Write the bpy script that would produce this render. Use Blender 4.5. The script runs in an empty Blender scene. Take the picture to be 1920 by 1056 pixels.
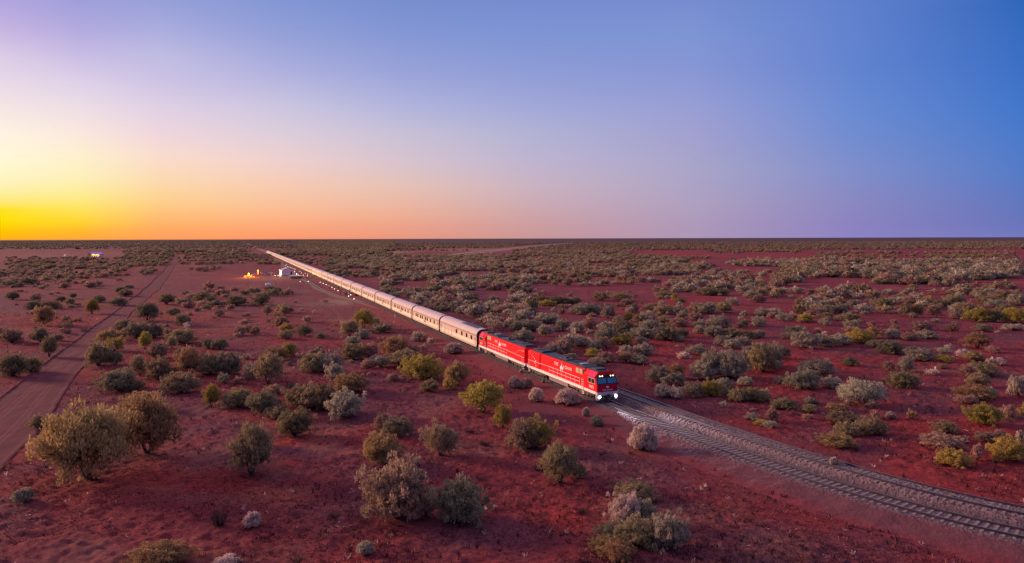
import bpy, bmesh, math, random
import numpy as np
from mathutils import Vector, Matrix

scene = bpy.context.scene
C = scene.collection
R = math.radians

# ---------------------------------------------------------------- camera
F = 1390.0                       # focal length in photo pixels (photo 1920 wide)
HZX, HZY = 960.0, 447.2          # where the optical axis meets the horizon
H = 20.65                        # camera height over the plain
ZR = 0.65                        # rail top
cd = bpy.data.cameras.new("camera")
cam = bpy.data.objects.new("camera", cd)
C.objects.link(cam)
cd.sensor_width = 36.0
cd.lens = 36.0 * F / 1920.0
cd.shift_y = -(528.0 - HZY) / 1920.0
cd.clip_start = 0.5
cd.clip_end = 120000.0
CAM_R = Matrix.Rotation(R(90), 3, 'X') @ Matrix.Rotation(-0.00286, 3, 'Z')
cam.matrix_world = Matrix.Translation((0, 0, H)) @ CAM_R.to_4x4()
scene.camera = cam

# ---------------------------------------------------------------- sky and sun
SUN_AZ = R(-66)                  # measured clockwise from +Y (view direction)
SUN_EL = R(14)
w = bpy.data.worlds.new("World")
scene.world = w
w.use_nodes = True
nt = w.node_tree
nt.nodes.clear()
out = nt.nodes.new("ShaderNodeOutputWorld")
bg = nt.nodes.new("ShaderNodeBackground")
nt.links.new(bg.outputs[0], out.inputs[0])
SKY_STRENGTH = 1.0
bg.inputs[1].default_value = SKY_STRENGTH


def lin(c):
    r = []
    for v in c:
        v = v / 255.0
        r.append(v / 12.92 if v <= 0.04045 else ((v + 0.055) / 1.055) ** 2.4)
    return tuple(r)


def N(tree, t, **k):
    n = tree.nodes.new(t)
    for a, b in k.items():
        setattr(n, a, b)
    return n


def math_node(tree, op, a, b=None, clamp=False):
    n = N(tree, "ShaderNodeMath", operation=op)
    n.use_clamp = clamp
    for i, v in enumerate((a, b)):
        if v is None:
            continue
        if isinstance(v, (int, float)):
            n.inputs[i].default_value = v
        else:
            tree.links.new(v, n.inputs[i])
    return n.outputs[0]


tc = N(nt, "ShaderNodeTexCoord")
sep = N(nt, "ShaderNodeSeparateXYZ")
nt.links.new(tc.outputs["Generated"], sep.inputs[0])
sx, sy, sz = sep.outputs
hx = math_node(nt, 'SQRT', math_node(nt, 'ADD', math_node(nt, 'MULTIPLY', sx, sx), math_node(nt, 'MULTIPLY', sy, sy)))
hx = math_node(nt, 'MAXIMUM', hx, 1e-4)
tanE = math_node(nt, 'DIVIDE', sz, hx)
GLOW_AZ = math.atan((-20 - 960) / F)         # the glow's centre is at the edge of the frame
dotA = math_node(nt, 'DIVIDE', math_node(nt, 'ADD', math_node(nt, 'MULTIPLY', sx, math.sin(GLOW_AZ)),
                                         math_node(nt, 'MULTIPLY', sy, math.cos(GLOW_AZ))), hx)
ang = math_node(nt, 'ARCCOSINE', math_node(nt, 'MINIMUM', math_node(nt, 'MAXIMUM', dotA, -0.99999), 0.99999))
TMAX = 1.2
elev = math_node(nt, 'POWER', math_node(nt, 'MAXIMUM', math_node(nt, 'DIVIDE', tanE, TMAX, True), 0.0), 0.5)
# sky colours by direction: at each bearing, (photo row -> colour)
SKY = [
    (0,    [(446, (255, 172, 20)), (430, (255, 196, 0)), (412, (255, 222, 0)), (390, (255, 226, 30)), (376, (255, 233, 115)), (345, (254, 242, 180)), (300, (255, 248, 214)), (250, (255, 244, 226)),
            (200, (246, 230, 228)), (150, (233, 217, 232)), (100, (220, 203, 230)), (50, (198, 180, 224)), (0, (178, 166, 222))]),
    (150,  [(446, (255, 165, 60)), (430, (255, 186, 45)), (412, (255, 213, 50)), (388, (255, 227, 95)), (360, (253, 236, 148)), (330, (254, 240, 186)), (290, (254, 240, 205)), (250, (252, 232, 222)),
            (200, (238, 222, 230)), (150, (222, 208, 232)), (100, (200, 188, 228)), (50, (178, 170, 222)), (0, (160, 158, 218))]),
    (300,  [(446, (255, 155, 90)), (425, (255, 172, 100)), (400, (255, 192, 120)), (370, (253, 210, 145)), (330, (253, 218, 180)), (290, (250, 220, 205)), (250, (240, 214, 220)),
            (200, (224, 208, 228)), (150, (205, 195, 228)), (100, (192, 187, 226)), (50, (170, 172, 222)), (0, (152, 160, 216))]),
    (520,  [(446, (254, 150, 105)), (425, (254, 166, 120)), (400, (252, 184, 140)), (350, (248, 202, 175)), (300, (240, 208, 205)), (250, (222, 206, 218)), (200, (205, 198, 224)),
            (130, (175, 176, 222)), (60, (148, 160, 216)), (0, (132, 150, 212))]),
    (760,  [(446, (232, 150, 125)), (425, (236, 160, 136)), (400, (236, 175, 150)), (350, (230, 192, 180)), (300, (214, 195, 206)), (250, (200, 192, 214)), (200, (178, 180, 220)),
            (130, (152, 162, 216)), (60, (132, 150, 212)), (0, (120, 142, 206))]),
    (1000, [(446, (200, 150, 150)), (425, (204, 156, 158)), (400, (205, 165, 170)), (350, (202, 178, 192)), (300, (190, 180, 208)), (250, (178, 178, 212)), (200, (162, 168, 216)),
            (130, (142, 155, 214)), (60, (126, 148, 212)), (0, (118, 140, 207))]),
    (1300, [(446, (174, 150, 182)), (420, (174, 153, 185)), (380, (175, 160, 192)), (320, (170, 165, 200)), (250, (162, 160, 208)), (200, (152, 158, 212)),
            (130, (136, 150, 212)), (60, (126, 148, 211)), (0, (118, 140, 207))]),
    (1600, [(446, (140, 132, 194)), (420, (140, 131, 192)), (380, (138, 136, 192)), (320, (128, 142, 202)), (250, (112, 140, 208)), (200, (105, 138, 210)),
            (130, (98, 132, 208)), (60, (98, 130, 207)), (0, (96, 128, 205))]),
    (1920, [(446, (116, 122, 192)), (420, (106, 117, 186)), (380, (98, 119, 190)), (320, (84, 123, 199)), (250, (74, 121, 202)), (200, (66, 118, 202)),
            (130, (60, 112, 198)), (60, (55, 108, 192)), (0, (48, 103, 186))]),
]
ZEN_WARM, ZEN_COOL = (0.66, 0.53, 0.68), (0.45, 0.41, 0.64)
cols = []
for px, stops in SKY:
    th = math.atan((px - HZX) / F)
    a = abs(th - GLOW_AZ)
    st = [(max(0.0, (HZY - y) / F * math.cos(th)), lin(c)) for y, c in stops]
    k = a / R(75)
    zen = tuple(p + (q - p) * min(1, k) for p, q in zip(ZEN_WARM, ZEN_COOL))
    st.append((TMAX, zen))
    cols.append((a, st))
cols.append((R(180), [(0.0, lin((110, 105, 175))), (0.1, lin((75, 95, 175))), (0.32, lin((45, 85, 170))), (TMAX, ZEN_COOL)]))
prev = None
for i, (a, st) in enumerate(cols):
    cr = N(nt, "ShaderNodeValToRGB")
    e = cr.color_ramp.elements
    while len(e) > 1:
        e.remove(e[-1])
    for j, (t, c) in enumerate(st):
        p = (min(t, TMAX) / TMAX) ** 0.5
        el = e[0] if j == 0 else e.new(p)
        el.position = p
        el.color = (*c, 1)
    nt.links.new(elev, cr.inputs[0])
    if prev is None:
        prev = cr.outputs[0]
    else:
        a0 = cols[i - 1][0]
        mr = N(nt, "ShaderNodeMapRange", interpolation_type='SMOOTHSTEP' if i == len(cols) - 1 else 'LINEAR')
        nt.links.new(ang, mr.inputs[0])
        mr.inputs[1].default_value = a0
        mr.inputs[2].default_value = a
        mx = N(nt, "ShaderNodeMix", data_type='RGBA')
        nt.links.new(mr.outputs[0], mx.inputs[0])
        nt.links.new(prev, mx.inputs[6])
        nt.links.new(cr.outputs[0], mx.inputs[7])
        prev = mx.outputs[2]
nt.links.new(prev, bg.inputs[0])

sl = bpy.data.lights.new("sun", 'SUN')
sl.energy = 5.0
sl.angle = R(14)
sl.color = (1.0, 0.63, 0.42)
sun = bpy.data.objects.new("sun", sl)
C.objects.link(sun)
sdir = Vector((math.sin(SUN_AZ) * math.cos(SUN_EL), math.cos(SUN_AZ) * math.cos(SUN_EL), math.sin(SUN_EL)))
sun.rotation_euler = sdir.to_track_quat('Z', 'Y').to_euler()
sun.location = sdir * 300

scene.view_settings.view_transform = 'Standard'
scene.view_settings.look = 'None'
scene.view_settings.exposure = 0.0
scene.view_settings.gamma = 1.0
scene.view_settings.use_curve_mapping = False
scene.cycles.max_bounces = 5
scene.cycles.diffuse_bounces = 3
scene.cycles.glossy_bounces = 2


# ---------------------------------------------------------------- picture <-> plain
def W(px, py, z=0.0):
    d = CAM_R @ Vector(((px - HZX) / F, -(py - HZY) / F, -1.0))
    t = (z - H) / d.z
    return Vector((d.x * t, d.y * t, z))


CAM_RT = CAM_R.transposed()


def PX(p):
    q = CAM_RT @ (Vector(p) - Vector((0, 0, H)))
    return HZX + F * q.x / -q.z, HZY - F * q.y / -q.z


def hz_y(px):
    return HZY - (px - HZX) * 0.00286


# ---------------------------------------------------------------- helpers
def tag(o, label=None, cat=None, group=None, kind=None):
    if label:
        o["label"] = label
    if cat:
        o["category"] = cat
    if group:
        o["group"] = group
    if kind:
        o["kind"] = kind
    return o


def empty(name, loc, rz=0.0, label=None, cat=None, group=None):
    o = bpy.data.objects.new(name, None)
    C.objects.link(o)
    o.empty_display_size = 0.5
    o.location = loc
    o.rotation_euler = (0, 0, rz)
    return tag(o, label, cat, group)


def copy_tree(o, parent=None):
    c = o.copy()
    C.objects.link(c)
    c.parent = parent
    for ch in list(o.children):
        copy_tree(ch, c)
    return c


class MB:
    def __init__(s):
        s.v, s.f, s.m = [], [], []

    def add(s, vs, fs, mi=0):
        o = len(s.v)
        s.v += [tuple(x) for x in vs]
        s.f += [tuple(i + o for i in f) for f in fs]
        s.m += [mi] * len(fs)

    def box(s, x0, x1, y0, y1, z0, z1, mi=0):
        vs = [(x, y, z) for x in (x0, x1) for y in (y0, y1) for z in (z0, z1)]
        s.add(vs, [(0, 1, 3, 2), (4, 6, 7, 5), (0, 4, 5, 1), (2, 3, 7, 6), (0, 2, 6, 4), (1, 5, 7, 3)], mi)

    def tube(s, a, b, r0, r1=None, n=6, mi=0):
        a, b = Vector(a), Vector(b)
        r1 = r0 if r1 is None else r1
        d = (b - a).normalized()
        u = d.orthogonal().normalized()
        v = d.cross(u)
        vs = []
        for p, r in ((a, r0), (b, r1)):
            for k in range(n):
                t = 2 * math.pi * k / n
                vs.append(p + u * math.cos(t) * r + v * math.sin(t) * r)
        fs = [(k, (k + 1) % n, n + (k + 1) % n, n + k) for k in range(n)]
        fs += [tuple(range(n - 1, -1, -1)), tuple(range(n, 2 * n))]
        s.add(vs, fs, mi)

    def loft(s, secs, caps=True, closed=True, mi=0):
        n = len(secs[0])
        vs = [p for sec in secs for p in sec]
        fs = []
        for i in range(len(secs) - 1):
            for k in range(n if closed else n - 1):
                fs.append((i * n + k, i * n + (k + 1) % n, (i + 1) * n + (k + 1) % n, (i + 1) * n + k))
        if caps:
            fs.append(tuple(range(n - 1, -1, -1)))
            fs.append(tuple(range((len(secs) - 1) * n, len(secs) * n)))
        s.add(vs, fs, mi)

    def poly(s, pts, th, mi=0):
        """flat outline (3-D points, planar) given thickness along th"""
        n = len(pts)
        th = Vector(th)
        vs = [Vector(p) for p in pts] + [Vector(p) + th for p in pts]
        fs = [tuple(range(n - 1, -1, -1)), tuple(range(n, 2 * n))]
        fs += [(k, (k + 1) % n, n + (k + 1) % n, n + k) for k in range(n)]
        s.add(vs, fs, mi)

    def build(s, name, mats, parent=None, smooth=False, bevel=0.0):
        me = bpy.data.meshes.new(name)
        me.from_pydata(s.v, [], s.f)
        if not isinstance(mats, (list, tuple)):
            mats = [mats]
        for m in mats:
            me.materials.append(m)
        if len(mats) > 1:
            me.polygons.foreach_set("material_index", s.m)
        bm = bmesh.new()
        bm.from_mesh(me)
        bmesh.ops.recalc_face_normals(bm, faces=bm.faces)
        if bevel:
            es = [e for e in bm.edges if len(e.link_faces) == 2 and e.calc_face_angle(0) > 0.6]
            bmesh.ops.bevel(bm, geom=es, offset=bevel, segments=2, affect='EDGES', clamp_overlap=True)
        bm.to_mesh(me)
        bm.free()
        if smooth:
            me.polygons.foreach_set("use_smooth", [True] * len(me.polygons))
        o = bpy.data.objects.new(name, me)
        C.objects.link(o)
        o.parent = parent
        return o


def np_mesh(name, co, faces, mats, mat_idx=None, tint=None, smooth=False):
    """co (n,3), faces (m,4) or (m,3)"""
    me = bpy.data.meshes.new(name)
    k = faces.shape[1]
    me.vertices.add(len(co))
    me.vertices.foreach_set("co", np.ascontiguousarray(co, dtype=np.float32).ravel())
    me.loops.add(faces.size)
    me.loops.foreach_set("vertex_index", np.ascontiguousarray(faces, dtype=np.int32).ravel())
    me.polygons.add(len(faces))
    me.polygons.foreach_set("loop_start", np.arange(len(faces), dtype=np.int32) * k)
    me.polygons.foreach_set("loop_total", np.full(len(faces), k, dtype=np.int32))
    for m in mats:
        me.materials.append(m)
    if mat_idx is not None:
        me.polygons.foreach_set("material_index", np.ascontiguousarray(mat_idx, dtype=np.int32))
    me.polygons.foreach_set("use_smooth", np.full(len(faces), smooth))
    me.update(calc_edges=True)
    if tint is not None:
        for nm, arr in tint.items():
            at = me.attributes.new(nm, 'FLOAT', 'POINT')
            at.data.foreach_set("value", np.ascontiguousarray(arr, dtype=np.float32))
    return me


def vnoise(x, y, seed=0):
    """smooth value noise in 0..1, vectorised"""
    xi, yi = np.floor(x).astype(np.int64), np.floor(y).astype(np.int64)
    xf, yf = x - xi, y - yi
    u, v = xf * xf * (3 - 2 * xf), yf * yf * (3 - 2 * yf)

    def h(a, b):
        n = (a * 374761393 + b * 668265263 + seed * 974634521) & 0x7fffffff
        n = ((n ^ (n >> 13)) * 1274126177) & 0x7fffffff
        return ((n ^ (n >> 16)) & 0xffff) / 65535.0
    return (h(xi, yi) * (1 - u) + h(xi + 1, yi) * u) * (1 - v) + (h(xi, yi + 1) * (1 - u) + h(xi + 1, yi + 1) * u) * v


def fbm(x, y, seed=0, oct=4):
    s, a, t = 0, 0.5, 0
    for i in range(oct):
        s = s + a * vnoise(x * 2 ** i + 17.3 * i, y * 2 ** i - 9.1 * i, seed + i)
        t += a
        a *= 0.55
    return s / t


# ---------------------------------------------------------------- materials
def principled(name):
    m = bpy.data.materials.new(name)
    m.use_nodes = True
    t = m.node_tree
    return m, t, t.nodes["Principled BSDF"]


def mat(name, col, rough=0.6, metal=0.0, var=0.12, scale=3.0, spec=0.5, bump=0.0, bscale=20.0):
    """paint or metal with uneven weathering"""
    m, t, b = principled(name)
    tcn = N(t, "ShaderNodeTexCoord")
    no = N(t, "ShaderNodeTexNoise")
    no.inputs["Scale"].default_value = scale
    no.inputs["Detail"].default_value = 6
    t.links.new(tcn.outputs["Object"], no.inputs["Vector"])
    mr = N(t, "ShaderNodeMapRange")
    mr.inputs[1].default_value, mr.inputs[2].default_value = 0.3, 0.7
    mr.inputs[3].default_value, mr.inputs[4].default_value = 1 - var, 1 + var
    t.links.new(no.outputs[0], mr.inputs[0])
    mx = N(t, "ShaderNodeVectorMath", operation='SCALE')
    mx.inputs[0].default_value = col
    t.links.new(mr.outputs[0], mx.inputs["Scale"])
    t.links.new(mx.outputs[0], b.inputs["Base Color"])
    b.inputs["Roughness"].default_value = rough
    b.inputs["Metallic"].default_value = metal
    b.inputs["Specular IOR Level"].default_value = spec
    if bump:
        n2 = N(t, "ShaderNodeTexNoise")
        n2.inputs["Scale"].default_value = bscale
        t.links.new(tcn.outputs["Object"], n2.inputs["Vector"])
        bp = N(t, "ShaderNodeBump")
        bp.inputs["Strength"].default_value = bump
        bp.inputs["Distance"].default_value = 0.05
        t.links.new(n2.outputs[0], bp.inputs["Height"])
        t.links.new(bp.outputs[0], b.inputs["Normal"])
    return m


def glow(name, col, strength):
    m, t, b = principled(name)
    b.inputs["Base Color"].default_value = (*col, 1)
    b.inputs["Emission Color"].default_value = (*col, 1)
    b.inputs["Emission Strength"].default_value = strength
    return m


def foliage(name, dark, light, rough=0.75):
    m, t, b = principled(name)
    at = N(t, "ShaderNodeAttribute", attribute_name="tint")
    oi = N(t, "ShaderNodeObjectInfo")
    mx = N(t, "ShaderNodeMix", data_type='RGBA')
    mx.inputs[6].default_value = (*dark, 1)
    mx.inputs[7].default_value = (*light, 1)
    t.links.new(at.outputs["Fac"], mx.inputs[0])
    hs = N(t, "ShaderNodeHueSaturation")
    t.links.new(mx.outputs[2], hs.inputs["Color"])
    hs.inputs["Hue"].default_value = 0.5
    mr = N(t, "ShaderNodeMapRange")
    mr.inputs[3].default_value, mr.inputs[4].default_value = 0.78, 1.22
    t.links.new(oi.outputs["Random"], mr.inputs[0])
    t.links.new(mr.outputs[0], hs.inputs["Value"])
    mr2 = N(t, "ShaderNodeMapRange")
    mr2.inputs[3].default_value, mr2.inputs[4].default_value = 0.485, 0.515
    t.links.new(math_node(t, 'FRACT', math_node(t, 'MULTIPLY', oi.outputs["Random"], 7.31)), mr2.inputs[0])
    t.links.new(mr2.outputs[0], hs.inputs["Hue"])
    t.links.new(hs.outputs[0], b.inputs["Base Color"])
    b.inputs["Roughness"].default_value = rough
    b.inputs["Specular IOR Level"].default_value = 0.15
    tl = N(t, "ShaderNodeBsdfTranslucent")
    t.links.new(hs.outputs[0], tl.inputs[0])
    ms = N(t, "ShaderNodeMixShader")
    ms.inputs[0].default_value = 0.35
    t.links.new(b.outputs[0], ms.inputs[1])
    t.links.new(tl.outputs[0], ms.inputs[2])
    t.links.new(ms.outputs[0], t.nodes["Material Output"].inputs[0])
    return m


FOL = {
    'o': foliage("olive_leaves", (0.19, 0.135, 0.072), (0.51, 0.375, 0.205)),
    'g': foliage("grey_green_leaves", (0.22, 0.175, 0.115), (0.62, 0.51, 0.36)),
    'd': foliage("dark_leaves", (0.135, 0.108, 0.066), (0.42, 0.33, 0.20)),
    'y': foliage("yellow_green_leaves", (0.26, 0.185, 0.045), (0.64, 0.46, 0.125)),
    'a': foliage("amber_leaves", (0.24, 0.145, 0.065), (0.62, 0.385, 0.18)),
    'p': foliage("dusty_pink_leaves", (0.22, 0.130, 0.092), (0.62, 0.37, 0.26)),
    's': foliage("pale_dry_leaves", (0.34, 0.235, 0.185), (0.80, 0.60, 0.48)),
    'k': foliage("dead_twigs", (0.035, 0.020, 0.022), (0.14, 0.080, 0.078)),
}
FKEY = list(FOL)
BARK = mat("bark", (0.07, 0.048, 0.038), 0.9, var=0.3, scale=8)

# ---------------------------------------------------------------- the line of the railway
# the near rail, read off the photograph, laid on the plain and followed as a real curve
xs = np.concatenate([np.linspace(2700, 1000, 120), np.linspace(995, 520, 96), 446.2 + np.geomspace(70, 0.9, 60)])
pts = []
for x in xs:
    y = hz_y(x) + 652.6 * math.sin((x - 445.0) / 1390.0)
    p = W(x, y, ZR)
    pts.append((p.x, p.y))
pts = np.array(pts)
seg = np.hypot(*np.diff(pts, axis=0).T)
S = np.concatenate([[0], np.cumsum(seg)])
pf = W(1129, hz_y(1129) + 652.6 * math.sin((1129 - 445.0) / 1390.0), ZR)
i0 = int(np.argmin(np.hypot(pts[:, 0] - pf.x, pts[:, 1] - pf.y)))
S -= S[i0]                                  # s = 0 at the nose of the train, growing along the train
Sg = np.concatenate([np.arange(S[0], 700, 2.0), np.geomspace(700, 12000, 150)])
Sg = Sg[Sg < S[-1]]
PXs, PYs = np.interp(Sg, S, pts[:, 0]), np.interp(Sg, S, pts[:, 1])
k = np.ones(9) / 9                          # ease the polyline
for _ in range(2):
    m = Sg < 690
    n_ = m.sum()
    px_, py_ = PXs[:n_].copy(), PYs[:n_].copy()
    PXs[4:n_ - 4], PYs[4:n_ - 4] = np.convolve(px_, k, 'valid'), np.convolve(py_, k, 'valid')
TX, TY = np.gradient(PXs, Sg), np.gradient(PYs, Sg)
ln = np.hypot(TX, TY)
TX, TY = TX / ln, TY / ln
GAUGE = 1.6
# the near track's centre line lies half a gauge beyond the near rail
PXs, PYs = PXs + TY * GAUGE / 2, PYs - TX * GAUGE / 2


def rail_pt(s, t=0.0):
    """point at distance s along and t across (t > 0 away from the camera)"""
    x, y = np.interp(s, Sg, PXs), np.interp(s, Sg, PYs)
    tx, ty = np.interp(s, Sg, TX), np.interp(s, Sg, TY)
    l = np.hypot(tx, ty)
    return x + ty / l * t, y - tx / l * t


def track_off(x, y):
    """signed distance of points from the near track's centre line (vectorised)"""
    sel = slice(0, len(Sg), 2)
    bx, by, tx, ty = PXs[sel], PYs[sel], TX[sel], TY[sel]
    o = np.empty(len(x))
    for a in range(0, len(x), 40000):
        dx = x[a:a + 40000, None] - bx
        dy = y[a:a + 40000, None] - by
        d2 = dx * dx + dy * dy
        i = d2.argmin(1)
        r = np.arange(len(i))
        o[a:a + 40000] = dx[r, i] * ty[i] - dy[r, i] * tx[i]
        far = np.sqrt(d2[r, i])
        o[a:a + 40000] = np.where(far > np.abs(o[a:a + 40000]) + 6, np.sign(o[a:a + 40000]) * far, o[a:a + 40000])
    return o


# ---------------------------------------------------------------- the dirt track: its two edges by picture row
ROAD = [(1010, -350, -150), (960, -280, -90), (884, -185, -6), (817, -92, 56), (747, 0, 112), (680, 87, 160), (625, 160, 214), (577, 225, 256), (542, 270, 298), (510, 304, 321), (490, 319, 331), (478, 328, 335)]
rY, rL, rR = [], [], []
for y, l, r in ROAD:
    a, b = W(l, y), W(r, y)
    rY.append(a.y)
    rL.append(a.x)
    rR.append(b.x)


def road_u(x, y):
    l, r = np.interp(y, rY, rL), np.interp(y, rY, rR)
    u = (x - l) / (r - l)
    return np.where((y < rY[0]) | (y > rY[-1]), 9.0, u), (r - l)


def sstep(a, b, x):
    t = np.clip((x - a) / (b - a), 0, 1)
    return t * t * (3 - 2 * t)


def ground_z(x, y, toff=None):
    x, y = np.asarray(x, float), np.asarray(y, float)
    r = np.hypot(x, y)
    if toff is None:
        toff = track_off(x, y)
    u, wd = road_u(x, y)
    e = np.maximum(-u, u - 1) * wd
    keep = sstep(0.8, 4.0, e) * np.maximum(sstep(7.5, 13, toff), sstep(6.5, 12, -toff))
    keep = np.maximum(keep, 0) * (1 - sstep(300, 900, r))
    z = (fbm(x / 14, y / 14, 3, 3) - .5) * 0.7 + (fbm(x / 2.2, y / 2.2, 5, 3) - .5) * 0.34 + ((vnoise(x / .7, y / .7, 9) - .5) * 0.20 + (vnoise(x / .3, y / .3, 19) - .5) * 0.10) * (r < 150)
    return z * keep


# ---------------------------------------------------------------- ground
def soil_material():
    m, t, b = principled("red_soil")
    a1 = N(t, "ShaderNodeAttribute", attribute_name="soil")
    a2 = N(t, "ShaderNodeAttribute", attribute_name="litter")
    a3 = N(t, "ShaderNodeAttribute", attribute_name="grass")
    geo = N(t, "ShaderNodeNewGeometry")

    def noise(scale, detail=5, rough=0.6):
        n = N(t, "ShaderNodeTexNoise")
        n.inputs["Scale"].default_value = scale
        n.inputs["Detail"].default_value = detail
        n.inputs["Roughness"].default_value = rough
        t.links.new(geo.outputs["Position"], n.inputs["Vector"])
        return n.outputs[0]

    def ramp(v, a, bb):
        r = N(t, "ShaderNodeMapRange", interpolation_type='SMOOTHSTEP')
        r.inputs[1].default_value, r.inputs[2].default_value = a, bb
        t.links.new(v, r.inputs[0])
        return r.outputs[0]

    def mix(f, a, bcol):
        x = N(t, "ShaderNodeMix", data_type='RGBA')
        for i, v in ((0, f), (6, a), (7, bcol)):
            if isinstance(v, tuple):
                x.inputs[i].default_value = (*v, 1)
            elif isinstance(v, float):
                x.inputs[i].default_value = v
            else:
                t.links.new(v, x.inputs[i])
        return x.outputs[2]
    n1 = noise(0.09)
    n2 = noise(1.1, 8, 0.8)
    n3 = noise(3.2, 6, 0.85)
    base = mix(ramp(n2, .3, .7), SOIL_A, SOIL_B)
    base = mix(math_node(t, 'MULTIPLY', a1.outputs["Fac"], 1.0), base, mix(ramp(n2, .3, .7), SOIL_RED_A, SOIL_RED_B))
    lit = math_node(t, 'MULTIPLY', a2.outputs["Fac"], ramp(n1, .25, .6))
    base = mix(lit, base, mix(ramp(n3, .35, .65), LITTER_A, LITTER_B))
    # crumbs, pebbles and dry stalks
    base = mix(math_node(t, 'MULTIPLY', ramp(n3, .535, .62), 0.60), base, (0.30, 0.085, 0.075))
    base = mix(math_node(t, 'MULTIPLY', ramp(n3, .465, .38), 0.85), base, (0.035, 0.008, 0.012))
    base = mix(math_node(t, 'MULTIPLY', a3.outputs["Fac"], ramp(n2, .25, .6)), base, (0.38, 0.22, 0.13))
    a4 = N(t, "ShaderNodeAttribute", attribute_name="far_scrub")
    base = mix(a4.outputs["Fac"], base, (0.075, 0.046, 0.050))
    t.links.new(base, b.inputs["Base Color"])
    b.inputs["Roughness"].default_value = 0.95
    b.inputs["Specular IOR Level"].default_value = 0.1
    bp = N(t, "ShaderNodeBump")
    bp.inputs["Strength"].default_value = 0.8
    bp.inputs["Distance"].default_value = 0.16
    t.links.new(n3, bp.inputs["Height"])
    t.links.new(bp.outputs[0], b.inputs["Normal"])
    return m


SOIL_A, SOIL_B = (0.140, 0.0225, 0.029), (0.275, 0.041, 0.050)
SOIL_RED_A, SOIL_RED_B = (0.190, 0.021, 0.022), (0.350, 0.040, 0.037)
LITTER_A, LITTER_B = (0.092, 0.025, 0.037), (0.205, 0.056, 0.072)
SOIL = soil_material()

# coloured patches of the plain: photo position, half sizes, attribute, amount
PATCH = [
    (1255, 476, 75, 7, 0, 1.0), (1430, 484, 130, 9, 0, .5), (1650, 480, 140, 9, 0, .5), (1880, 473, 70, 8, 0, .6), (1400, 512, 50, 14, 0, .8), (1330, 566, 110, 12, 0, .5),
    (745, 600, 45, 16, 0, .8), (1540, 950, 150, 60, 0, .7), (1330, 860, 90, 40, 0, .5), (960, 830, 120, 60, 0, .7), (1800, 800, 120, 40, 0, .6), (1500, 690, 120, 30, 0, .6),
    (350, 610, 120, 40, 0, .45), (330, 920, 160, 60, 0, .5), (1100, 1000, 130, 50, 0, .5), (1460, 790, 130, 25, 0, .6), (1150, 585, 150, 20, 0, .4), (40, 720, 40, 25, 0, .6), (1280, 640, 80, 30, 0, .4),
    (640, 566, 34, 4, 2, .9), (600, 572, 60, 3, 2, .3), (745, 473, 28, 2.2, 2, 1.0), (880, 469, 90, 4, 2, .6), (1000, 463, 60, 3, 2, .55), (440, 548, 70, 3, 2, .4), (500, 524, 60, 4, 2, .45), (300, 476, 130, 3, 2, .35),
    (90, 481, 110, 5, 2, .18), (420, 600, 220, 55, 2, .12), (640, 560, 130, 40, 2, .10), (180, 520, 220, 40, 2, .06), (690, 600, 60, 8, 2, .3), (40, 570, 60, 12, 1, .9), (330, 540, 120, 20, 1, .5), (850, 560, 160, 40, 1, .8), (1000, 660, 90, 60, 1, .7), (1250, 860, 60, 80, 1, .6), (1180, 690, 60, 25, 1, .7),
    (330, 760, 90, 30, 1, .6), (700, 960, 120, 60, 1, .5), (1150, 880, 90, 40, 1, .7), (1700, 740, 120, 40, 1, .6), (1350, 650, 80, 20, 1, .5), (1750, 620, 150, 30, 1, .4), (1450, 1000, 60, 30, 1, .8),
]


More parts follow.
